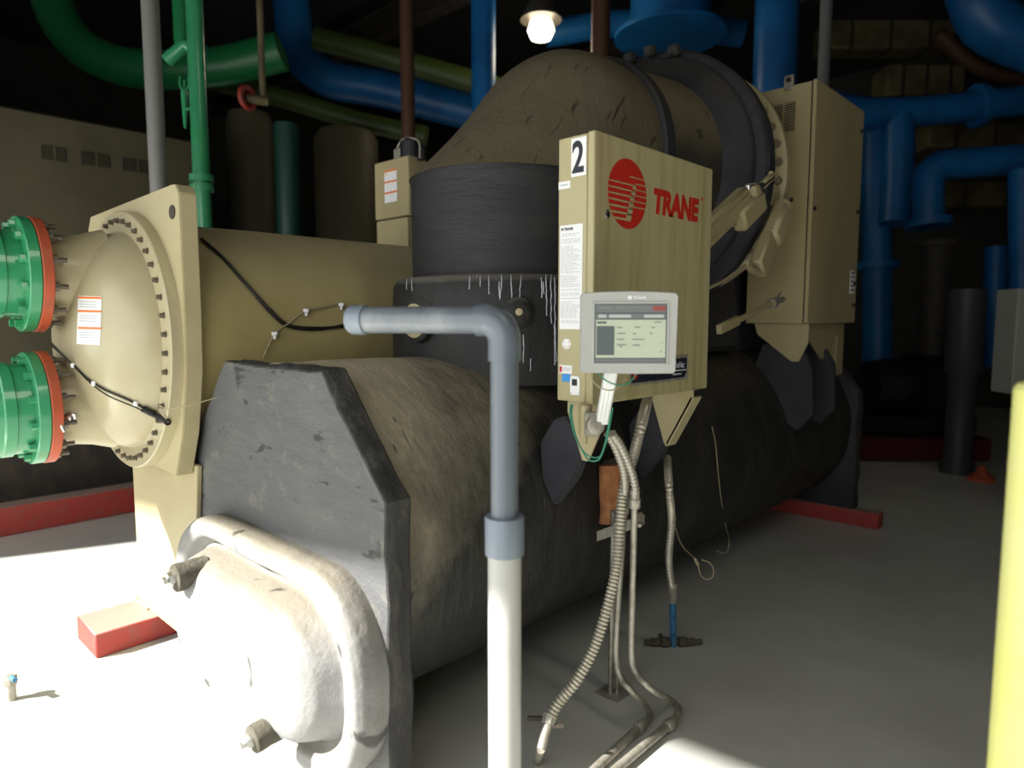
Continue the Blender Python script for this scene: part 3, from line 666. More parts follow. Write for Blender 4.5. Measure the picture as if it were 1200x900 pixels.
for (u, v, w) in ((.31, .40, .07), (.55, .395, .08), (.78, .40, .05), (.31, .50, .12), (.53, .505, .04), (.76, .50, .04), (.31, .60, .1), (.52, .60, .17), (.31, .69, .13), (.53, .70, .10), (.35, .72, .04), (.92, .66, .01), (.91, .81, .02), (.82, .31, .1), (.06, .07, .15), (.3, .07, .1), (.5, .06, .17), (.7, .07, .06)):
    cc = DC+DR*(sx0+(sx1-sx0)*(u+w/2))+UZ*(sz1-(sz1-sz0)*v)+DN*.0034; mb.obox(cc, DR, Fh, UZ, ((sx1-sx0)*w, .0006, .0035), 0)
mb.build('screen_text', 'scrtext', dp)
lc = DC+UZ*(42*k)+DR*(-.5*k); mb = MB(); mb.lathe([(0, .0068), (.001, .0068)], lc+DN*.0006, DN, 24); mb.build('display_logo', 'white', dp)
text('display_brand', 'TRANE', lc+DR*.010-UZ*.004+DN*.001, DR, UZ, .0125, 'white', dp, bold=.0004)
# arm: bright channel from the display down to the pivot under the panel
A0 = dep(716, 436, 2.155); A1 = dep(706, 490, 2.30); d_ = (A1-A0).normalized(); s_ = RT
mb = MB(); mb.obox((A0+A1)/2, s_, d_.cross(s_).normalized(), d_, (.040, .030, (A1-A0).length+.04), .003); arm = mb.build('arm', 'white', dp)
mb = MB()
for u in (-.013, .0, .012): mb.obox((A0+A1)/2+s_*u-d_.cross(s_).normalized()*(-.016 if d_.cross(s_).dot(Fh) < 0 else .016), s_, d_.cross(s_).normalized(), d_, (.004, .003, (A1-A0).length+.03), .0008)
mb.build('arm_ribs', 'white', arm)
pv = dep(699, 498, 2.30)
mb = MB(); mb.lathe([(-.02, .034), (.0, .034), (.004, .03), (.006, .014), (.012, .014)], pv, (RT*.35-Fh).normalized(), 32); mb.obox(pv+RT*(-.012)+UZ*.0-Fh*-.02, RT, Fh, UZ, (.05, .03, .085), .004); mb.build('pivot', 'steel', dp, 'bright round pivot joint')
mb = MB(); q = dep(686, 490, 2.36); mb.lathe([(-.06, .022), (.045, .024), (.05, .018)], q, (0, 0, 1), 20); mb.lathe([(0, .008), (.07, .008)], q+Vector((0, 0, -.09)), (0, 0, 1), 8); mb.build('pivot_post', 'cabinet', dp)
# wires hanging from the display
def wire(nm, pts, r, m, lab, cat='wire', grp=None):
    mb = MB(); mb.tube(resample(spline(pts), .008), r, 8); return mb.build(nm, m, None, top=(lab, cat, grp))
wire('wire', [dep(700, 437, 2.14), dep(712, 447, 2.12), dep(726, 451, 2.12), dep(738, 448, 2.13), dep(746, 438, 2.14)], .0026, 'wiregreen', 'green wire looping below the touch screen')
wire('wire', [dep(692, 437, 2.14), dep(697, 449, 2.12), dep(710, 457, 2.11), dep(724, 455, 2.12), dep(733, 444, 2.14)], .0022, 'wiretan', 'pale tan wire looping below the touch screen')
gl = [(671, 474, 2.33), (670, 487, 2.32), (675, 512, 2.31), (684, 531, 2.3), (691, 539.5, 2.29), (702, 538, 2.27), (709, 520, 2.25), (713, 500, 2.23), (716, 482, 2.22)]
wire('wire', [dep(*q) for q in gl], .0030, 'wiregreen', 'outer green wire looping in a V under the control panel beside the pivot')
wire('wire', [dep(x-(2 if x < 690 else -2), y-4 if i > 1 else y, d) for i, (x, y, d) in enumerate(gl)], .0026, 'wiregreen', 'inner green wire looping in a V under the control panel, touching its bracket')

# ================================================================ STARTER CABINET
st = thing('starter_cabinet', (-1.8, 4.8, 1.57), 'tall beige starter cabinet with louvres at the far end of the chiller', 'cabinet')
mb = MB(); mb.box((-2.005, 4.385, 1.572), (-1.632, 5.28, 3.045), .004); sb = mb.build('enclosure', 'cabinet', st)
mb = MB(); mb.box((-1.625, 4.375, 1.575), (-1.60, 5.285, 3.048), .004); sd = mb.build('cabinet_door', 'cabinet', st)
mb = MB(); mb.box((-1.632, 4.382, 1.58), (-1.624, 5.28, 3.04), 0); mb.build('door_gasket', 'black', st)
for x0 in (-1.875, -1.795):
    lv = MB(); lv.box((x0, 4.3835, 2.765), (x0+.066, 4.3845, 2.945), 0); l_ = lv.build('louvre_opening', 'black', sb)
    mb = MB()
    for i in range(12): z = 2.768+i*.0150; mb.box((x0, 4.374, z), (x0+.066, 4.3833, z+.005), .0005)
    mb.build('louvre_blades', 'cabinet', st)
p = on(925, 97, 'y', 4.38)
mb = MB(); mb.box((p.x-.03, 4.37, p.z-.045), (p.x+.03, 4.384, p.z+.045), .006); le = mb.build('lifting_eye', 'steel', st)
mb = MB(); mb.lathe([(0, .016), (.002, .016)], (p.x, 4.368, p.z+.015), (0, -1, 0), 16); mb.build('eye_hole', 'black', le)
for z in (2.9, 2.35, 2.28, 1.85, 1.70):
    mb = MB(); mb.lathe([(0, .012), (.014, .012)], (-1.6, 5.22 if z != 2.28 else 4.40, z), (1, 0, 0), 12); mb.build('door_latch', 'black', sd)
mb = MB(); mb.box((-1.599, 5.14, 1.78), (-1.597, 5.24, 1.94), 0); mb.build('rating_plate', 'white', sd)
mb = MB(); [mb.box((-1.5968, 5.15, 1.80+i*.03), (-1.5962, 5.23, 1.81+i*.03), 0) for i in range(5)]; mb.build('rating_print', 'ink', st)
mb = MB(); mb.prism([(-1.95, 1.57), (-1.60, 1.57), (-1.60, 1.45), (-1.655, 1.33), (-1.70, 1.33), (-1.93, 1.50)], 'y', 4.40, 4.412, .002); mb.build('mounting_bracket', 'cabinet', st)
mb = MB(); mb.prism([(4.50, 1.57), (5.08, 1.57), (5.08, 1.49), (4.83, 1.33), (4.78, 1.33), (4.5, 1.5)], 'x', -1.66, -1.645, .002); mb.build('mounting_bracket', 'cabinet', st)
mb = MB(); mb.box((-1.74, 5.12, 1.20), (-1.66, 5.26, 1.57), .004); mb.build('mounting_leg', 'cabinet', st)

# ================================================================ ACTUATORS
ac = thing('vane_actuator', on(860, 250, 'x', -1.60), 'beige rod actuator reaching out from behind the control panel to the flange', 'actuator')
def prj(q, X=-1.56): return on(q[0], q[1], 'x', X)
a, b = prj((822, 280)), prj((872, 232)); d = (b-a).normalized(); u = Vector((1, 0, 0)); w = d.cross(u)
mb = MB(); mb.obox((a+b)/2, u, w, d, (.06, .12, (b-a).length), .012); mb.obox((a+b)/2-w*.0+u*.032, u, w, d, (.01, .05, (b-a).length*.95), .003); mb.build('cylinder_body', 'cabinet', ac)
a2, b2 = prj((862, 262)), prj((887, 234)); mb = MB(); mb.obox((a2+b2)/2+u*.015, u, w, d, (.075, .11, (b2-a2).length), .015); mb.build('motor_case', 'cabinet', ac)
a3, b3 = prj((866, 232)), prj((890, 226)); mb = MB(); mb.obox(prj((880, 228)), u, w, d, (.09, .10, .09), .02); mb.build('gear_case', 'cabinet', ac)
mb = MB(); c1, c2 = prj((884, 224)), prj((905, 208)); mb.tube([c1, c2], .016, 12); mb.lathe([(0, .03), (.02, .03), (.02, .022), (.05, .022), (.05, .03), (.07, .03)], prj((877, 217)), (b3-a3).normalized().cross(u), 12); mb.build('push_rod', 'chrome', ac)
mb = MB(); mb.tube(spline([prj((886, 222)), prj((903, 211)), prj((909, 205)), prj((903, 203))], 6), .012, 10); mb.obox(prj((899, 212)), u, w, d, (.03, .04, .13), .006); mb.build('clevis', 'beige', ac)
mb = MB(); mb.tube(spline([prj((868, 263)), prj((855, 265)), prj((846, 270)), prj((828, 280))]), .008, 8); mb.build('power_lead', 'wiretan', ac)
ac = thing('vane_actuator', on(905, 300, 'x', -1.60), 'beige actuator hanging along the lower right of the compressor flange', 'actuator')
a, b = prj((890, 312), -1.6), prj((918, 240), -1.6); d = (b-a).normalized(); w = d.cross(u)
mb = MB(); mb.obox(a.lerp(b, .2), u, w, d, (.07, .13, .24), .012); mb.build('cylinder_body', 'cabinet', ac)
mb = MB(); mb.obox(a.lerp(b, .66)+u*.01, u, w, d, (.09, .13, .24), .02); mb.lathe([(0, .055), (.07, .055), (.075, .045)], a.lerp(b, .83), d, 20); mb.build('motor_case', 'beige', ac)
mb = MB(); mb.tube([a.lerp(b, .95), prj((926, 234), -1.6)], .018, 10); mb.build('push_rod', 'chrome', ac)
mb = MB(); mb.prism([(on(905, 212, 'x', -1.62).y, on(905, 212, 'x', -1.62).z), (on(914, 215, 'x', -1.62).y, on(914, 215, 'x', -1.62).z), (on(935, 233, 'x', -1.62).y, on(935, 233, 'x', -1.62).z), (on(933, 240, 'x', -1.62).y, on(933, 240, 'x', -1.62).z), (on(908, 240, 'x', -1.62).y, on(908, 240, 'x', -1.62).z)], 'x', -1.66, -1.645, .002); mb.build('bracket_plate', 'beige', ac)
mb = MB(); mb.tube(spline([a, prj((893, 318), -1.6), prj((882, 317), -1.6), prj((874, 309), -1.6)]), .018, 8); mb.tube(spline([a, prj((876, 310), -1.6), prj((850, 328), -1.6), prj((830, 338), -1.6)]), .008, 8); mb.build('power_lead', 'wiretan', ac)
rd_ = thing('control_linkage', on(880, 365, 'x', -1.7), 'thin beige linkage rod with forked end, in front of the starter cabinet foot', 'rod')
a, b = on(843, 386, 'x', -1.62), on(906, 355, 'x', -1.62); d = (b-a).normalized(); w = d.cross(u)
mb = MB(); mb.tube([a, a.lerp(b, .3), b], .016, 10); mb.obox(a.lerp(b, .15), u, w, d, (.03, .05, .22), .005); mb.build('rod', 'cabinet', rd_)
mb = MB(); mb.lathe([(-.03, .03), (.0, .034), (.02, .026)], b, d, 12); mb.tube(spline([b, on(917, 352, 'x', -1.62), on(917, 350, 'x', -1.62), on(907, 352, 'x', -1.62)]), .012, 8); mb.tube([b, on(915, 343, 'x', -1.62)], .006, 8); mb.build('fork', 'steel', rd_)

# ================================================================ GREY PVC VENT PIPE
pp = thing('pvc_pipe', (-1.235, 1.275, 0), 'grey plastic pipe with elbow and coupling, standing in the foreground', 'pipe')
PPx, PPy = -1.235, 1.277; zc_ = 1.598
E_ = dep(410, 375.5, 1.93); E_.z = zc_
dh = (E_-Vector((PPx, PPy, zc_))).normalized()
mb = MB(); mb.tube([(PPx, PPy, 1.0), (PPx, PPy, 1.58)], .0365, 40); mb.build('riser', 'pvc', pp)
# elbow
Rb = .055; pts = []
for i in range(13):
    t = pi/2*i/12; pts.append(Vector((PPx, PPy, zc_-Rb))+dh*Rb*(1-cos(t))+UZ*Rb*sin(t))
pts = [Vector((PPx, PPy, zc_-Rb-.052)), Vector((PPx, PPy, zc_-Rb-.025))]+pts+[Vector((PPx, PPy, zc_))+dh*(Rb+.02), Vector((PPx, PPy, zc_))+dh*(Rb+.02)]
pts = pts[:-1]
mb = MB(); mb.tube(pts, .0425, 40); mb.build('elbow', 'pvc', pp, smooth=50)
mb = MB(); mb.tube([Vector((PPx, PPy, zc_))+dh*.05, E_-dh*.05], .0365, 40); mb.build('horizontal_arm', 'pvc', pp)
mb = MB(); cs = [(-.055, .0365), (-.055, .041), (-.012, .041), (-.003, .037), (.004, .025), (.006, .002)]; mb.lathe(cs, E_, dh, 40); mb.build('end_cap', 'pvclite', pp, smooth=50)
mb = MB(); mb.lathe([(0, .044), (0, .0525), (.10, .0525), (.103, .051), (.103, .037)], (PPx, PPy, .975), (0, 0, 1), 40); mb.build('coupling', 'pvclite', pp)
mb = MB(); mb.tube([(PPx, PPy, 0), (PPx, PPy, .98)], .0448, 40); mb.build('lower_pipe', 'pvcwhite', pp, 'white lower pipe')

# ================================================================ CONDUITS, STRUT
sx_, sy_ = -1.605, 2.33
sp_ = thing('strut_post', (sx_, sy_, 0), 'galvanised channel post with clamp bar, holding the conduits under the panel', 'post')
mb = MB()
for (a, b) in (((-.02, -.02), (.02, -.016)), ((-.02, -.02), (-.016, .02)), ((.016, -.02), (.02, .02)), ((-.02, .016), (-.01, .02)), ((.01, .016), (.02, .02))):
    mb.obox(Vector((sx_, sy_, .40))+RT*((a[0]+b[0])/2)-Fh*((a[1]+b[1])/2), RT, Fh, UZ, (abs(b[0]-a[0]), abs(b[1]-a[1]), .80), 0)
mb.build('channel', 'steel', sp_)
c0 = dep(703, 627, 2.86); c1 = dep(752, 610, 2.72)
d = (c1-c0).normalized(); w = UZ
mb = MB(); L_ = (c1-c0).length; n_ = d.cross(UZ).normalized()
mb.obox((c0+c1)/2-w*.02, d, n_, w, (L_, .04, .004), 0); mb.obox((c0+c1)/2+n_*.02, d, n_, w, (L_, .004, .042), 0); mb.obox((c0+c1)/2-n_*.02, d, n_, w, (L_, .004, .042), 0); mb.build('clamp_bar', 'steel', sp_)
for q in (c0.lerp(c1, .45), c0.lerp(c1, .9)):
    mb = MB(); mb.obox(q+UZ*.012, d, n_, UZ, (.022, .06, .05), .006); mb.lathe([(0, .008), (.05, .008)], q-n_*.0, -Fh, 8); mb.build('pipe_clamp', 'steel', sp_)
mb = MB(); mb.box((sx_-.06, sy_-.06, 0), (sx_+.06, sy_+.06, .006), .002); mb.build('foot_plate', 'steel', sp_)

def corr(P, r, pitch=.017, amp=.0032, seg=14):
    Q = resample(spline(P, 10), pitch/4)
    mb = MB(); mb.tube(Q, lambda i: r+amp*cos(i*pi/2), seg); return mb
def fl(x, y, z=.02): return on(x, y, 'z', z)
# B: right rigid conduit, A: left rigid conduit
def conduit(flexpts, rigid, end, lab, r=.0125):
    o = thing('conduit', fl(*end, 0), lab, 'conduit', None)
    corr(flexpts, r*1.05).build('flexible_section', 'flex', o)
    mb = MB(); mb.lathe([(-.035, r*1.5), (-.03, r*1.75), (0, r*1.75), (.003, r*1.5), (.035, r*1.5)], flexpts[-1], (0, 0, 1), 8); mb.build('connector', 'steel', o)
    mb = MB(); mb.tube(resample(spline(rigid, 10), .012), r, 14); mb.build('rigid_section', 'steel', o)
    return o
oA = conduit([dep(712, 508, 2.42), dep(722, 526, 2.46), dep(731, 552, 2.52), dep(733, 575, 2.58), dep(731, 592, 2.60)],
        [dep(731, 592, 2.60), dep(729, 640, 2.64), dep(725, 700, 2.68), dep(722, 765, 2.70), dep(727, 793, 2.68), dep(742, 812, 2.64), fl(758, 829, .03), fl(760, 842), fl(740, 862)], (740, 862), 'left thin rigid conduit with flexible top, bending onto the floor')
oB = conduit([dep(717, 508, 2.40), dep(728, 524, 2.44), dep(740, 552, 2.50), dep(745, 575, 2.54), dep(744, 585, 2.55)],
        [dep(744, 585, 2.55), dep(743, 620, 2.57), dep(741, 700, 2.62), dep(740, 768, 2.64), dep(746, 789, 2.62), dep(764, 808, 2.58), fl(788, 822, .03), fl(795, 836), fl(780, 850)], (780, 850), 'right thin rigid conduit with flexible top, bending onto the floor near the drain fitting')
for o, a, b in ((oA, (752, 850), (702, 897)), (oB, (786, 848), (718, 905))):
    p, q = fl(*a, .024), fl(*b, .024); q = p+(q-p)*1.6
    mb = MB(); mb.lathe([(-.02, .02), (.0, .024), (.03, .024), (.035, .02)], p, (q-p), 10); mb.tube([p, q], .017, 14); mb.build('floor_run', 'steel', o)
oC = thing('flexible_conduit', fl(631, 893, 0), 'thick corrugated flexible conduit curving from the panel down to the floor at left', 'conduit')
corr([on(760, 462, 'y', 2.42), dep(751, 500, 2.55), dep(741, 540, 2.6), dep(731, 572, 2.6), dep(726, 620, 2.56), dep(722, 665, 2.54), dep(712, 710, 2.50), dep(697, 757, 2.46), dep(676, 797, 2.42), dep(655, 823, 2.40), dep(643, 845, 2.38)], .0185, .014, .0028, 16).build('flexible_section', 'flex', oC)
mb = MB(); q0 = dep(643, 845, 2.38); q1 = dep(634, 878, 2.33); q2 = fl(629, 893, .0); mb.tube([q0, q1], .016, 14); mb.lathe([(-.01, .024), (.02, .026), (.025, .02)], q0, (q0-q1), 8); mb.tube([q1, q2], .0145, 14); mb.build('stub', 'steel', oC)
mb = MB(); q = dep(633, 842, 2.41); mb.obox(q, RT, Fh, UZ, (.09, .012, .016), .002); mb.obox(dep(652, 851, 2.37), RT, Fh, UZ, (.06, .012, .012), .002); mb.build('beam_clamp', 'dark', oC)
oD = thing('flexible_conduit', on(789, 757, 'z', 0), 'thin flexible conduit in blue sleeve rising from the floor fitting, right of the others', 'conduit')
zb = on(789, 757, 'z', 0); dd = (zb-EYE).dot(FW)
corr([on(782, 537, 'x', -1.66), dep(784, 570, dd-.42), dep(787, 609, dd-.32), dep(784, 650, dd-.22), dep(785, 672, dd-.18), dep(788, 690, dd-.15)], .0150, .017, .003).build('flexible_section', 'flex', oD)
mb = MB(); mb.tube([dep(788, 688, dd-.15), dep(788.5, 705, dd-.12)], .019, 14); mb.lathe([(0, .024), (.02, .024)], dep(788, 688, dd-.15), (0, 0, 1), 8); mb.build('connector', 'steel', oD)
mb = MB(); mb.tube([dep(788.5, 703, dd-.12), zb], .0165, 14); mb.build('blue_sleeve', 'bluepipe', oD, 'blue painted sleeve')
mb = MB()
for i in range(5): c = zb+Vector((.03*(i-2)+.0, .03*(i-2), .02)); mb.lathe([(-.018, .020+.006*(i % 2)), (.018, .020+.006*(i % 2))], c, (1, 1, 0), 8)
mb.tube([zb+Vector((-.10, -.10, .02)), zb+Vector((.10, .10, .02))], .013, 10); mb.tube([zb+Vector((-.06, .0, .015)), zb+Vector((-.10, .04, .01))], .01, 8); mb.build('floor_fitting', 'wood', None, top=('rusty grey pipe fitting lying on the floor at the foot of the blue sleeve', 'fitting'))
# exposed foam block on the shell
TB = bvh(barrel)
def surf(x, y): 
    p, n = hit(TB, x, y)
    if n.dot(ray(x, y)) > 0: n = -n
    return p, n
p, n = surf(712, 576)
fb = MB(); seg = 20; ax = Vector((.05, -.05, -1)).normalized(); side = ax.cross(n).normalized(); rings = []
for i in range(10):
    t = i/9; c_ = p - ax*.12 + ax*.25*t + n*.03; rg = []
    for k_ in range(seg):
        a = 2*pi*k_/seg; q = c_+side*cos(a)*.074*(1-.06*t)+n*sin(a)*.055; q += (q-c_)*noise.noise(q*14)*.18; rg.append(q)
    rings.append(rg)
fb.loft(rings); fb.build('exposed_foam', 'foamorange', ev, 'torn patch of orange-brown foam', smooth=60)
p, n = surf(714, 545); mb = MB(); side = (RT*.9+UZ*.32).normalized(); mb.tube([p-side*.055+n*.02, p-side*.02+n*.035, p+side*.05+n*.03], lambda i: (.03, .034, .028)[i], 12); mb.build('foam_lump', 'wood', ev)
# thin wire hanging on the shell, and loop below
def swire(pts, off, r, m, lab):
    P = []
    for (x, y) in pts:
        a, b = hit(TB, x, y)
        if a is None: a = on(x, y, 'x', -1.68); b = Vector((1, 0, 0))
        if b.dot(ray(x, y)) > 0: b = -b
        P.append(a+b*off)
    mb = MB(); mb.tube(resample(spline(P), .01), r, 6); return mb.build('wire', m, None, top=(lab, 'wire'))
swire([(832, 500), (836, 520), (839, 552), (843, 585), (849, 615), (852, 632), (850, 645), (843, 647), (837, 644)], .012, .0028, 'wiretan', 'long thin tan wire hanging down the side of the black vessel')
P = [dep(x, y, 3.3) for x, y in ((814, 654), (818, 662), (821, 674), (828, 679), (835, 676), (836, 667), (831, 659), (822, 656))]
mb = MB(); mb.tube(resample(spline(P), .01), .003, 6); mb.tube([P[0], P[1]], .008, 8); mb.tube(spline([P[0], dep(800, 640, 3.4), dep(792, 620, 3.3), surf(792, 605)[0]]), .003, 6); mb.build('wire', 'wiretan', None, top=('short looped wire end dangling under the black vessel', 'wire'))

# ================================================================ YELLOW POST, RIGHT EDGE
yp = dep(1228, 650, 1.42); 
mb = MB(); mb.tube([(yp.x, yp.y, 0), (yp.x, yp.y, 1.455)], .078, 40); mb.lathe([(0, .078), (.012, .072), (.02, .05), (.023, .0)], (yp.x, yp.y, 1.455), (0, 0, 1), 40); mb.build('bollard', 'yellow', None, top=('yellow post in the sunlight at the right edge', 'post'))
# small tap stub on the floor at left
q = fl(14, 820, 0)
tp = thing('pipe_stub', q, 'small bright metal pipe stub on the sunlit floor at the left edge', 'fitting')
mb = MB(); mb.tube([q, q+UZ*.11], .018, 16); mb.lathe([(0, .026), (.03, .026)], q+UZ*.07, (0, 0, 1), 6); mb.build('stub', 'steel', tp)
mb = MB(); mb.tube([q+UZ*.10, q+UZ*.11+RT*.05-Fh*.04], .010, 10); mb.build('handle', 'bluepipe', tp)

# ================================================================ BACKGROUND PLANT
def bpipe(pts, wpx, d, m, nm, lab, cat='pipe', grp=None, flanges=(), hang=None):
    r = wpx/2*d/800; P = [dep(x, y, d+(z[0] if z else 0)) for (x, y, *z) in pts]
    P = resample(spline(P, 10) if len(P) > 2 else P, .15); 
    if not flanges:
        mb = MB(); mb.tube(P, r, 24); return mb.build(nm, m, None, top=(lab, cat, grp))
    o = thing(nm, P[-1], lab, cat, grp); mb = MB(); mb.tube(P, r, 24); mb.build('pipe_run', m, o)
    if hang: q = dep(*hang, d); mb = MB(); mb.tube([q, Vector((q.x, q.y, 6.5))], .012, 8); mb.lathe([(-.03, r*1.06), (.03, r*1.06)], q, RT, 24); mb.build('hanger', 'dark', o)
    for f in flanges:
        i = int(f*(len(P)-2)); t = (P[i+1]-P[i]).normalized(); mb = MB(); mb.lathe([(0, r*1.45), (.04, r*1.45), (.045, r*1.45), (.085, r*1.45)], P[i], t, 28); mb.build('flange', m, o)
    return o
def vpipe(x, ytop, ybot, wpx, d, m, nm, lab, cat='pipe', fl_=(), z0=None):
    b = dep(x, ybot, d); r = wpx/2*d/800; zt = 6.5 if ytop < 0 else dep(x, ytop, d).z
    o = thing(nm, (b.x, b.y, b.z if z0 is None else z0), lab, cat)
    mb = MB(); mb.tube([(b.x, b.y, b.z if z0 is None else z0), (b.x, b.y, zt)], r, 24); mb.build('pipe_run', m, o)
    for z in fl_:
        mb = MB(); mb.lathe([(0, r*1.4), (.05, r*1.4)], (b.x, b.y, dep(x, z, d).z), (0, 0, 1), 28); mb.build('flange', m, o)
    return o
# neighbour chiller at left: beige enclosure with three louvres, black base, red kerb
nb = thing('enclosure', (-6.9, 1.2, .2), 'large beige equipment enclosure with three small louvres behind the left flanges', 'cabinet')
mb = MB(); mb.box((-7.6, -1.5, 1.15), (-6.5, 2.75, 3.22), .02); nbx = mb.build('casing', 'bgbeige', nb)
mb = MB(); mb.box((-7.4, -1.4, 0), (-6.55, 2.6, 1.15), .02); mb.build('base_frame', 'dark', nb)
for (y0, y1) in ((1.481, 1.633), (1.759, 1.949), (2.064, 2.278)):
    mb = MB(); mb.box((-6.503, y0-.01, 2.862), (-6.498, y1+.01, 2.968), 0); lv = mb.build('louvre_opening', 'black', nbx)
    mb = MB()
    for i in range(8): mb.box((-6.499, y0, 2.868+i*.0125), (-6.488, y1, 2.872+i*.0125), 0)
    mb.box((-6.499, (y0+y1)/2-.006, 2.864), (-6.486, (y0+y1)/2+.006, 2.966), 0); mb.build('louvre_blades', 'bgbeige', nb)
mb = MB(); mb.box((-6.3, -1.6, 0), (-6.1, 4.2, .215), .01); mb.build('kerb', 'red', None, top=('long red kerb along the floor behind the flanges at left', 'kerb'))
# tanks and columns behind the condenser
for (x0, x1, yt, d, m, lab) in ((265, 318, 128, 7.6, 'bgbeige', 'dim beige tank behind the condenser, just right of the green pipe'), (368, 442, 150, 8.2, 'bgbeige', 'dim beige tank behind the condenser, left of the small cabinet')):
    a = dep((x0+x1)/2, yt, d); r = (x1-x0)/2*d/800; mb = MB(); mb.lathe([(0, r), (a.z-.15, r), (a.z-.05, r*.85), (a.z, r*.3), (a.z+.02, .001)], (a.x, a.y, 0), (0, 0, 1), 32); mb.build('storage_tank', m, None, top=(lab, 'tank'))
vpipe(190, -20, 300, 19, 4.7, mat('grey_conduit', (.20, .20, .19), .5), 'riser_pipe', 'pale grey vertical pipe behind the bolted tube sheet', z0=0)
vpipe(240, -20, 300, 19, 5.0, 'green', 'riser_pipe', 'bright green vertical pipe behind the tube sheet corner', fl_=(215, 226), z0=0)
vpipe(214, -20, 60, 18, 5.6, 'bggreen', 'riser_pipe', 'short dim green pipe from the ceiling left of the bright green one')
bpipe([(240, 62), (226, 50), (212, 56), (195, 72)], 16, 5.05, 'green', 'branch_pipe', 'green branch elbow off the bright green riser')
v = thing('valve', dep(216, 145, 5.2), 'small green valve yoke beside the bright green riser', 'valve')
mb = MB(); mb.tube([dep(217, 150, 5.2), dep(217, 130, 5.2), dep(216, 108, 5.2)], lambda i: (.01, .022, .026)[i], 12); mb.tube(spline([dep(211, 90, 5.2), dep(211, 100, 5.2), dep(216, 107, 5.2), dep(221, 100, 5.2), dep(221, 90, 5.2)]), .008, 8); mb.tube([dep(216, 108, 5.2), dep(216, 94, 5.2)], .008, 8); mb.tube([dep(217, 128, 5.2), dep(240, 126, 5.0)], .012, 8); mb.build('yoke', 'green', v)
v = thing('valve', dep(292, 115, 6.2), 'small red valve wheel with pale hub right of the bright green riser', 'valve')
q = dep(288, 115, 6.2); mb = MB(); mb.lathe([(0, .10), (.02, .115), (.04, .10), (.04, .07), (.0, .07)], q, (RT*.9-Fh*.4).normalized(), 28); mb.build('hand_wheel', 'red', v)
mb = MB(); mb.tube([q, q+RT*.16+Fh*.1], .04, 12); mb.tube([q+RT*.12+Fh*.1, q+RT*.12+Fh*.1+UZ*3.2], .03, 12); mb.build('hub', 'bgtan', v)
bpipe([(52, -60), (60, 0), (84, 45), (125, 72), (180, 82), (260, 78), (330, 60)], 44, 7.5, 'bggreen', 'header_pipe', 'thick green header pipe curving across the top left')
bpipe([(250, 95), (330, 115), (420, 142), (500, 160)], 22, 8.5, 'bgolive', 'header_pipe', 'olive pipe crossing low behind the small cabinet')
bpipe([(370, 45), (450, 66), (560, 98), (640, 120)], 26, 9.0, 'bgolive', 'header_pipe', 'olive green pipe sloping behind the tip of the elbow')
bpipe([(335, -60), (342, 10), (350, 60), (385, 92), (450, 105), (540, 128), (640, 150)], 42, 9.5, 'bgblue', 'header_pipe', 'thick blue pipe bending from vertical to the right, top left of the elbow')
vpipe(567, -20, 200, 28, 8.0, 'bgblue', 'riser_pipe', 'blue vertical pipe left of the bright lamp')
vpipe(480, -20, 260, 16, 7.6, 'bgbrown', 'column', 'thin brown vertical column above the small cabinet', 'column')
vpipe(703, -20, 120, 22, 7.5, 'bgbrown', 'column', 'reddish brown vertical column right of the lamp', 'column')
vpipe(340, 150, 300, 28, 7.0, mat('dark_green', (.01, .05, .035), .4), 'riser_pipe', 'dark green vertical pipe behind the condenser', z0=0)
vpipe(785, -20, 40, 92, 8.5, 'bgblue', 'header_pipe', 'very thick blue pipe coming down at the top behind the duct', fl_=(44,))
bpipe([(640, 40), (720, 28), (800, 30), (870, 40)], 30, 9.4, 'bgblue', 'header_pipe', 'dim blue pipe crossing the top between the thick blue ones')
vpipe(902, -20, 260, 48, 8.0, 'bgblue', 'riser_pipe', 'blue vertical pipe above the starter cabinet', z0=0)
vpipe(958, -20, 260, 13, 7.0, mat('pale_pipe', (.16, .17, .17), .5), 'riser_pipe', 'thin grey vertical pipe above the starter cabinet corner', z0=0)
bpipe([(960, 120), (1000, 130), (1040, 132), (1110, 128), (1240, 112)], 34, 8.6, 'bgblue', 'header_pipe', 'blue horizontal header pipe, upper of two at right', flanges=(.7,))
bpipe([(1028, 470), (1028, 300), (1026, 190), (1030, 120)], 32, 8.9, 'bgblue', 'riser_pipe', 'blue vertical pipe beside the starter cabinet at right', flanges=(.1, .48))
bpipe([(1088, 266), (1087, 215), (1094, 197), (1120, 192), (1240, 184)], 34, 7.8, 'bgblue', 'header_pipe', 'blue pipe, lower of two at right, turning down at its left end', flanges=(.02,), hang=(1225, 185))
bpipe([(1198, 420), (1197, 300), (1196, 200)], 26, 7.4, 'bgblue', 'riser_pipe', 'blue vertical pipe at the right edge')
bpipe([(1166, 430), (1166, 360), (1168, 290)], 24, 7.9, 'bgblue', 'riser_pipe', 'short blue vertical pipe above the pump at right')
bpipe([(1130, -60), (1145, -5), (1165, 30), (1240, 62)], 62, 8.0, 'bgblue', 'header_pipe', 'thick blue elbow pipe in the top right corner')
bpipe([(1052, 137), (1053, 170), (1052, 220), (1048, 262)], 34, 8.6, 'bgblue', 'header_pipe', 'dark blue bend behind the starter cabinet at right')
bpipe([(1100, 40), (1150, 80), (1240, 100)], 16, 9.9, 'bgbrown', 'header_pipe', 'thin reddish pipe crossing at the top right')
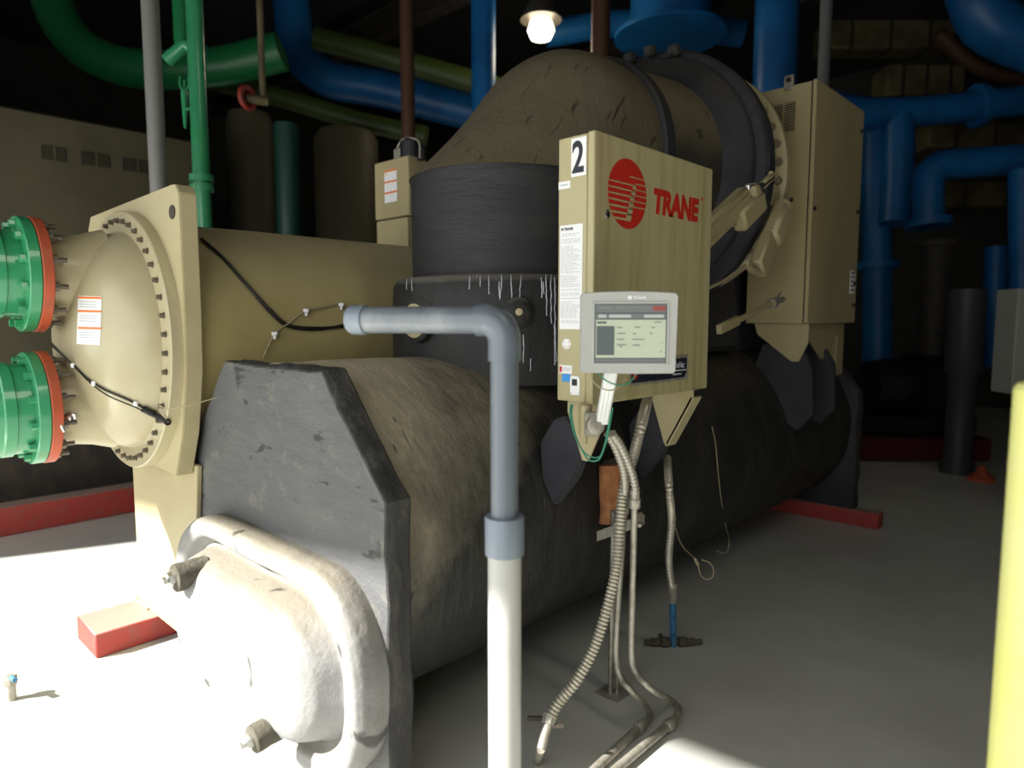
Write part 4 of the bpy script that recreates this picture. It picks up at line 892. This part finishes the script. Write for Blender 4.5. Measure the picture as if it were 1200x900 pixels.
# ducts
for i, (x0, y0, x1, y1, d, lab) in enumerate(((960, 15, 1110, 62, 11.5, 'tan duct near the ceiling, upper at top right'), (1030, 82, 1120, 116, 11, 'tan duct above the blue header at right'), (1078, 148, 1230, 176, 11, 'tan duct between the two blue headers at right'), (1040, 215, 1200, 245, 11.5, 'dim tan duct below the blue headers at right'))):
    a = dep(x0, y0, d); b = dep(x1, y1, d); c = (a+b)/2; mb = MB(); w_ = abs((b-a).dot(RT)); mb.obox(c, RT, Fh, UZ, (w_, .5, abs(a.z-b.z)), .03)
    o = thing('duct', (c.x, c.y, min(a.z, b.z)), lab, 'duct'); mb.build('duct_body', 'bgtan', o)
    mb = MB()
    for s in (-.3, 0, .3): mb.obox(c+RT*w_*s, RT, Fh, UZ, (.04, .54, abs(a.z-b.z)+.04), 0)
    mb.build('duct_flanges', 'dark', o)
# roof beams
for i, (y, z, lab) in enumerate(((6.6, 5.9, 'dark steel roof beam nearest the chiller'), (10.2, 6.02, 'dark steel roof beam further back'))):
    mb = MB(); mb.box((-14.9, y-.12, z), (4.9, y+.12, z+.03), 0); mb.box((-14.9, y-.012, z), (4.9, y+.012, z+.35), 0); mb.box((-14.9, y-.12, z+.35), (4.9, y+.12, z+.38), 0); mb.build('roof_beam', 'dark', None, top=(lab, 'beam'))
# pump group at right on a red plinth
a = fl(1010, 541, 0); b = fl(1162, 541, 0)
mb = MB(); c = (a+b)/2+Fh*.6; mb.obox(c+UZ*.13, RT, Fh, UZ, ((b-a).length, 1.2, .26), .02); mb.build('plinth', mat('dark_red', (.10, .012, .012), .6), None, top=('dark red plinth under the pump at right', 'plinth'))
pm = thing('pump', c+UZ*.26, 'dark pump set on the red plinth in the far right shade', 'pump')
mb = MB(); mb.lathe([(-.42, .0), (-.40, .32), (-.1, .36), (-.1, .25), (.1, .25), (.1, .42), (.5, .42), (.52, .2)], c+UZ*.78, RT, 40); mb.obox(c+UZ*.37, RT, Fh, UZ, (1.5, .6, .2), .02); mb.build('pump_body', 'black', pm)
mb = MB(); mb.lathe([(0, .16), (1.35, .16), (1.35, .24), (1.42, .24)], c+UZ*1.1+RT*.35, (0, 0, 1), 24); mb.build('discharge_pipe', 'dark', pm)
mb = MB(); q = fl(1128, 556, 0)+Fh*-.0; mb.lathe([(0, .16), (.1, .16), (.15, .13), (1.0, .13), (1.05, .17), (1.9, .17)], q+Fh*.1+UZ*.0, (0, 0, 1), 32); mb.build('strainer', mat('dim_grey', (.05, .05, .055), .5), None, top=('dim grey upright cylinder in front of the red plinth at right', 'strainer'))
q = fl(1158, 566, 0); mb = MB(); mb.lathe([(0, .12), (.03, .12), (.05, .1), (.09, .05), (.15, .03)], q+Fh*.1, (0, 0, 1), 20); mb.build('drain_cone', 'orange', None, top=('small orange marker on the floor left of the yellow post', 'marker'))
# pale cabinet right edge
a = dep(1177, 455, 5.6)
gc = thing('switch_box', Vector((a.x, a.y, 0)), 'pale grey switch box on a stand behind the yellow post', 'cabinet')
mb = MB(); c = dep(1205, 400, 5.6); mb.obox(c, RT, Fh, UZ, (.40, .25, .85), .01); gb = mb.build('box', mat('pale_grey_paint', (.30, .31, .28), .5), gc); mb = MB(); mb.obox(Vector((c.x, c.y, c.z/2-.2)), RT, Fh, UZ, (.08, .08, c.z-.4), .004); mb.build('stand', 'dark', gc)
# high bay lamp
lp = dep(634, 32, 8.2)
la = thing('high_bay_lamp', lp, 'round glowing high bay lamp hanging above the elbow', 'lamp')
mb = MB(); mb.lathe([(0, .001), (.03, .12), (.12, .16), (.22, .13), (.28, .06)], lp-UZ*.16, (0, 0, 1), 32); mb.build('bulb', mat('lamp_glow', (1, .95, .8), .5, emit=((1, .88, .66), 9)), la, smooth=60)
mb = MB(); mb.lathe([(0, .24), (.0, .25), (.18, .16), (.26, .07), (.4, .06)], lp+UZ*.08, (0, 0, 1), 32); mb.tube([lp+UZ*.45, Vector((lp.x, lp.y, 6.5))], .012, 8); mb.build('reflector', 'bolt', la)
ll = light('high_bay_light', 'POINT', lp-UZ*.3, (0, 0, -1), 22, (1, .86, .6), shadow_soft_size=.2)
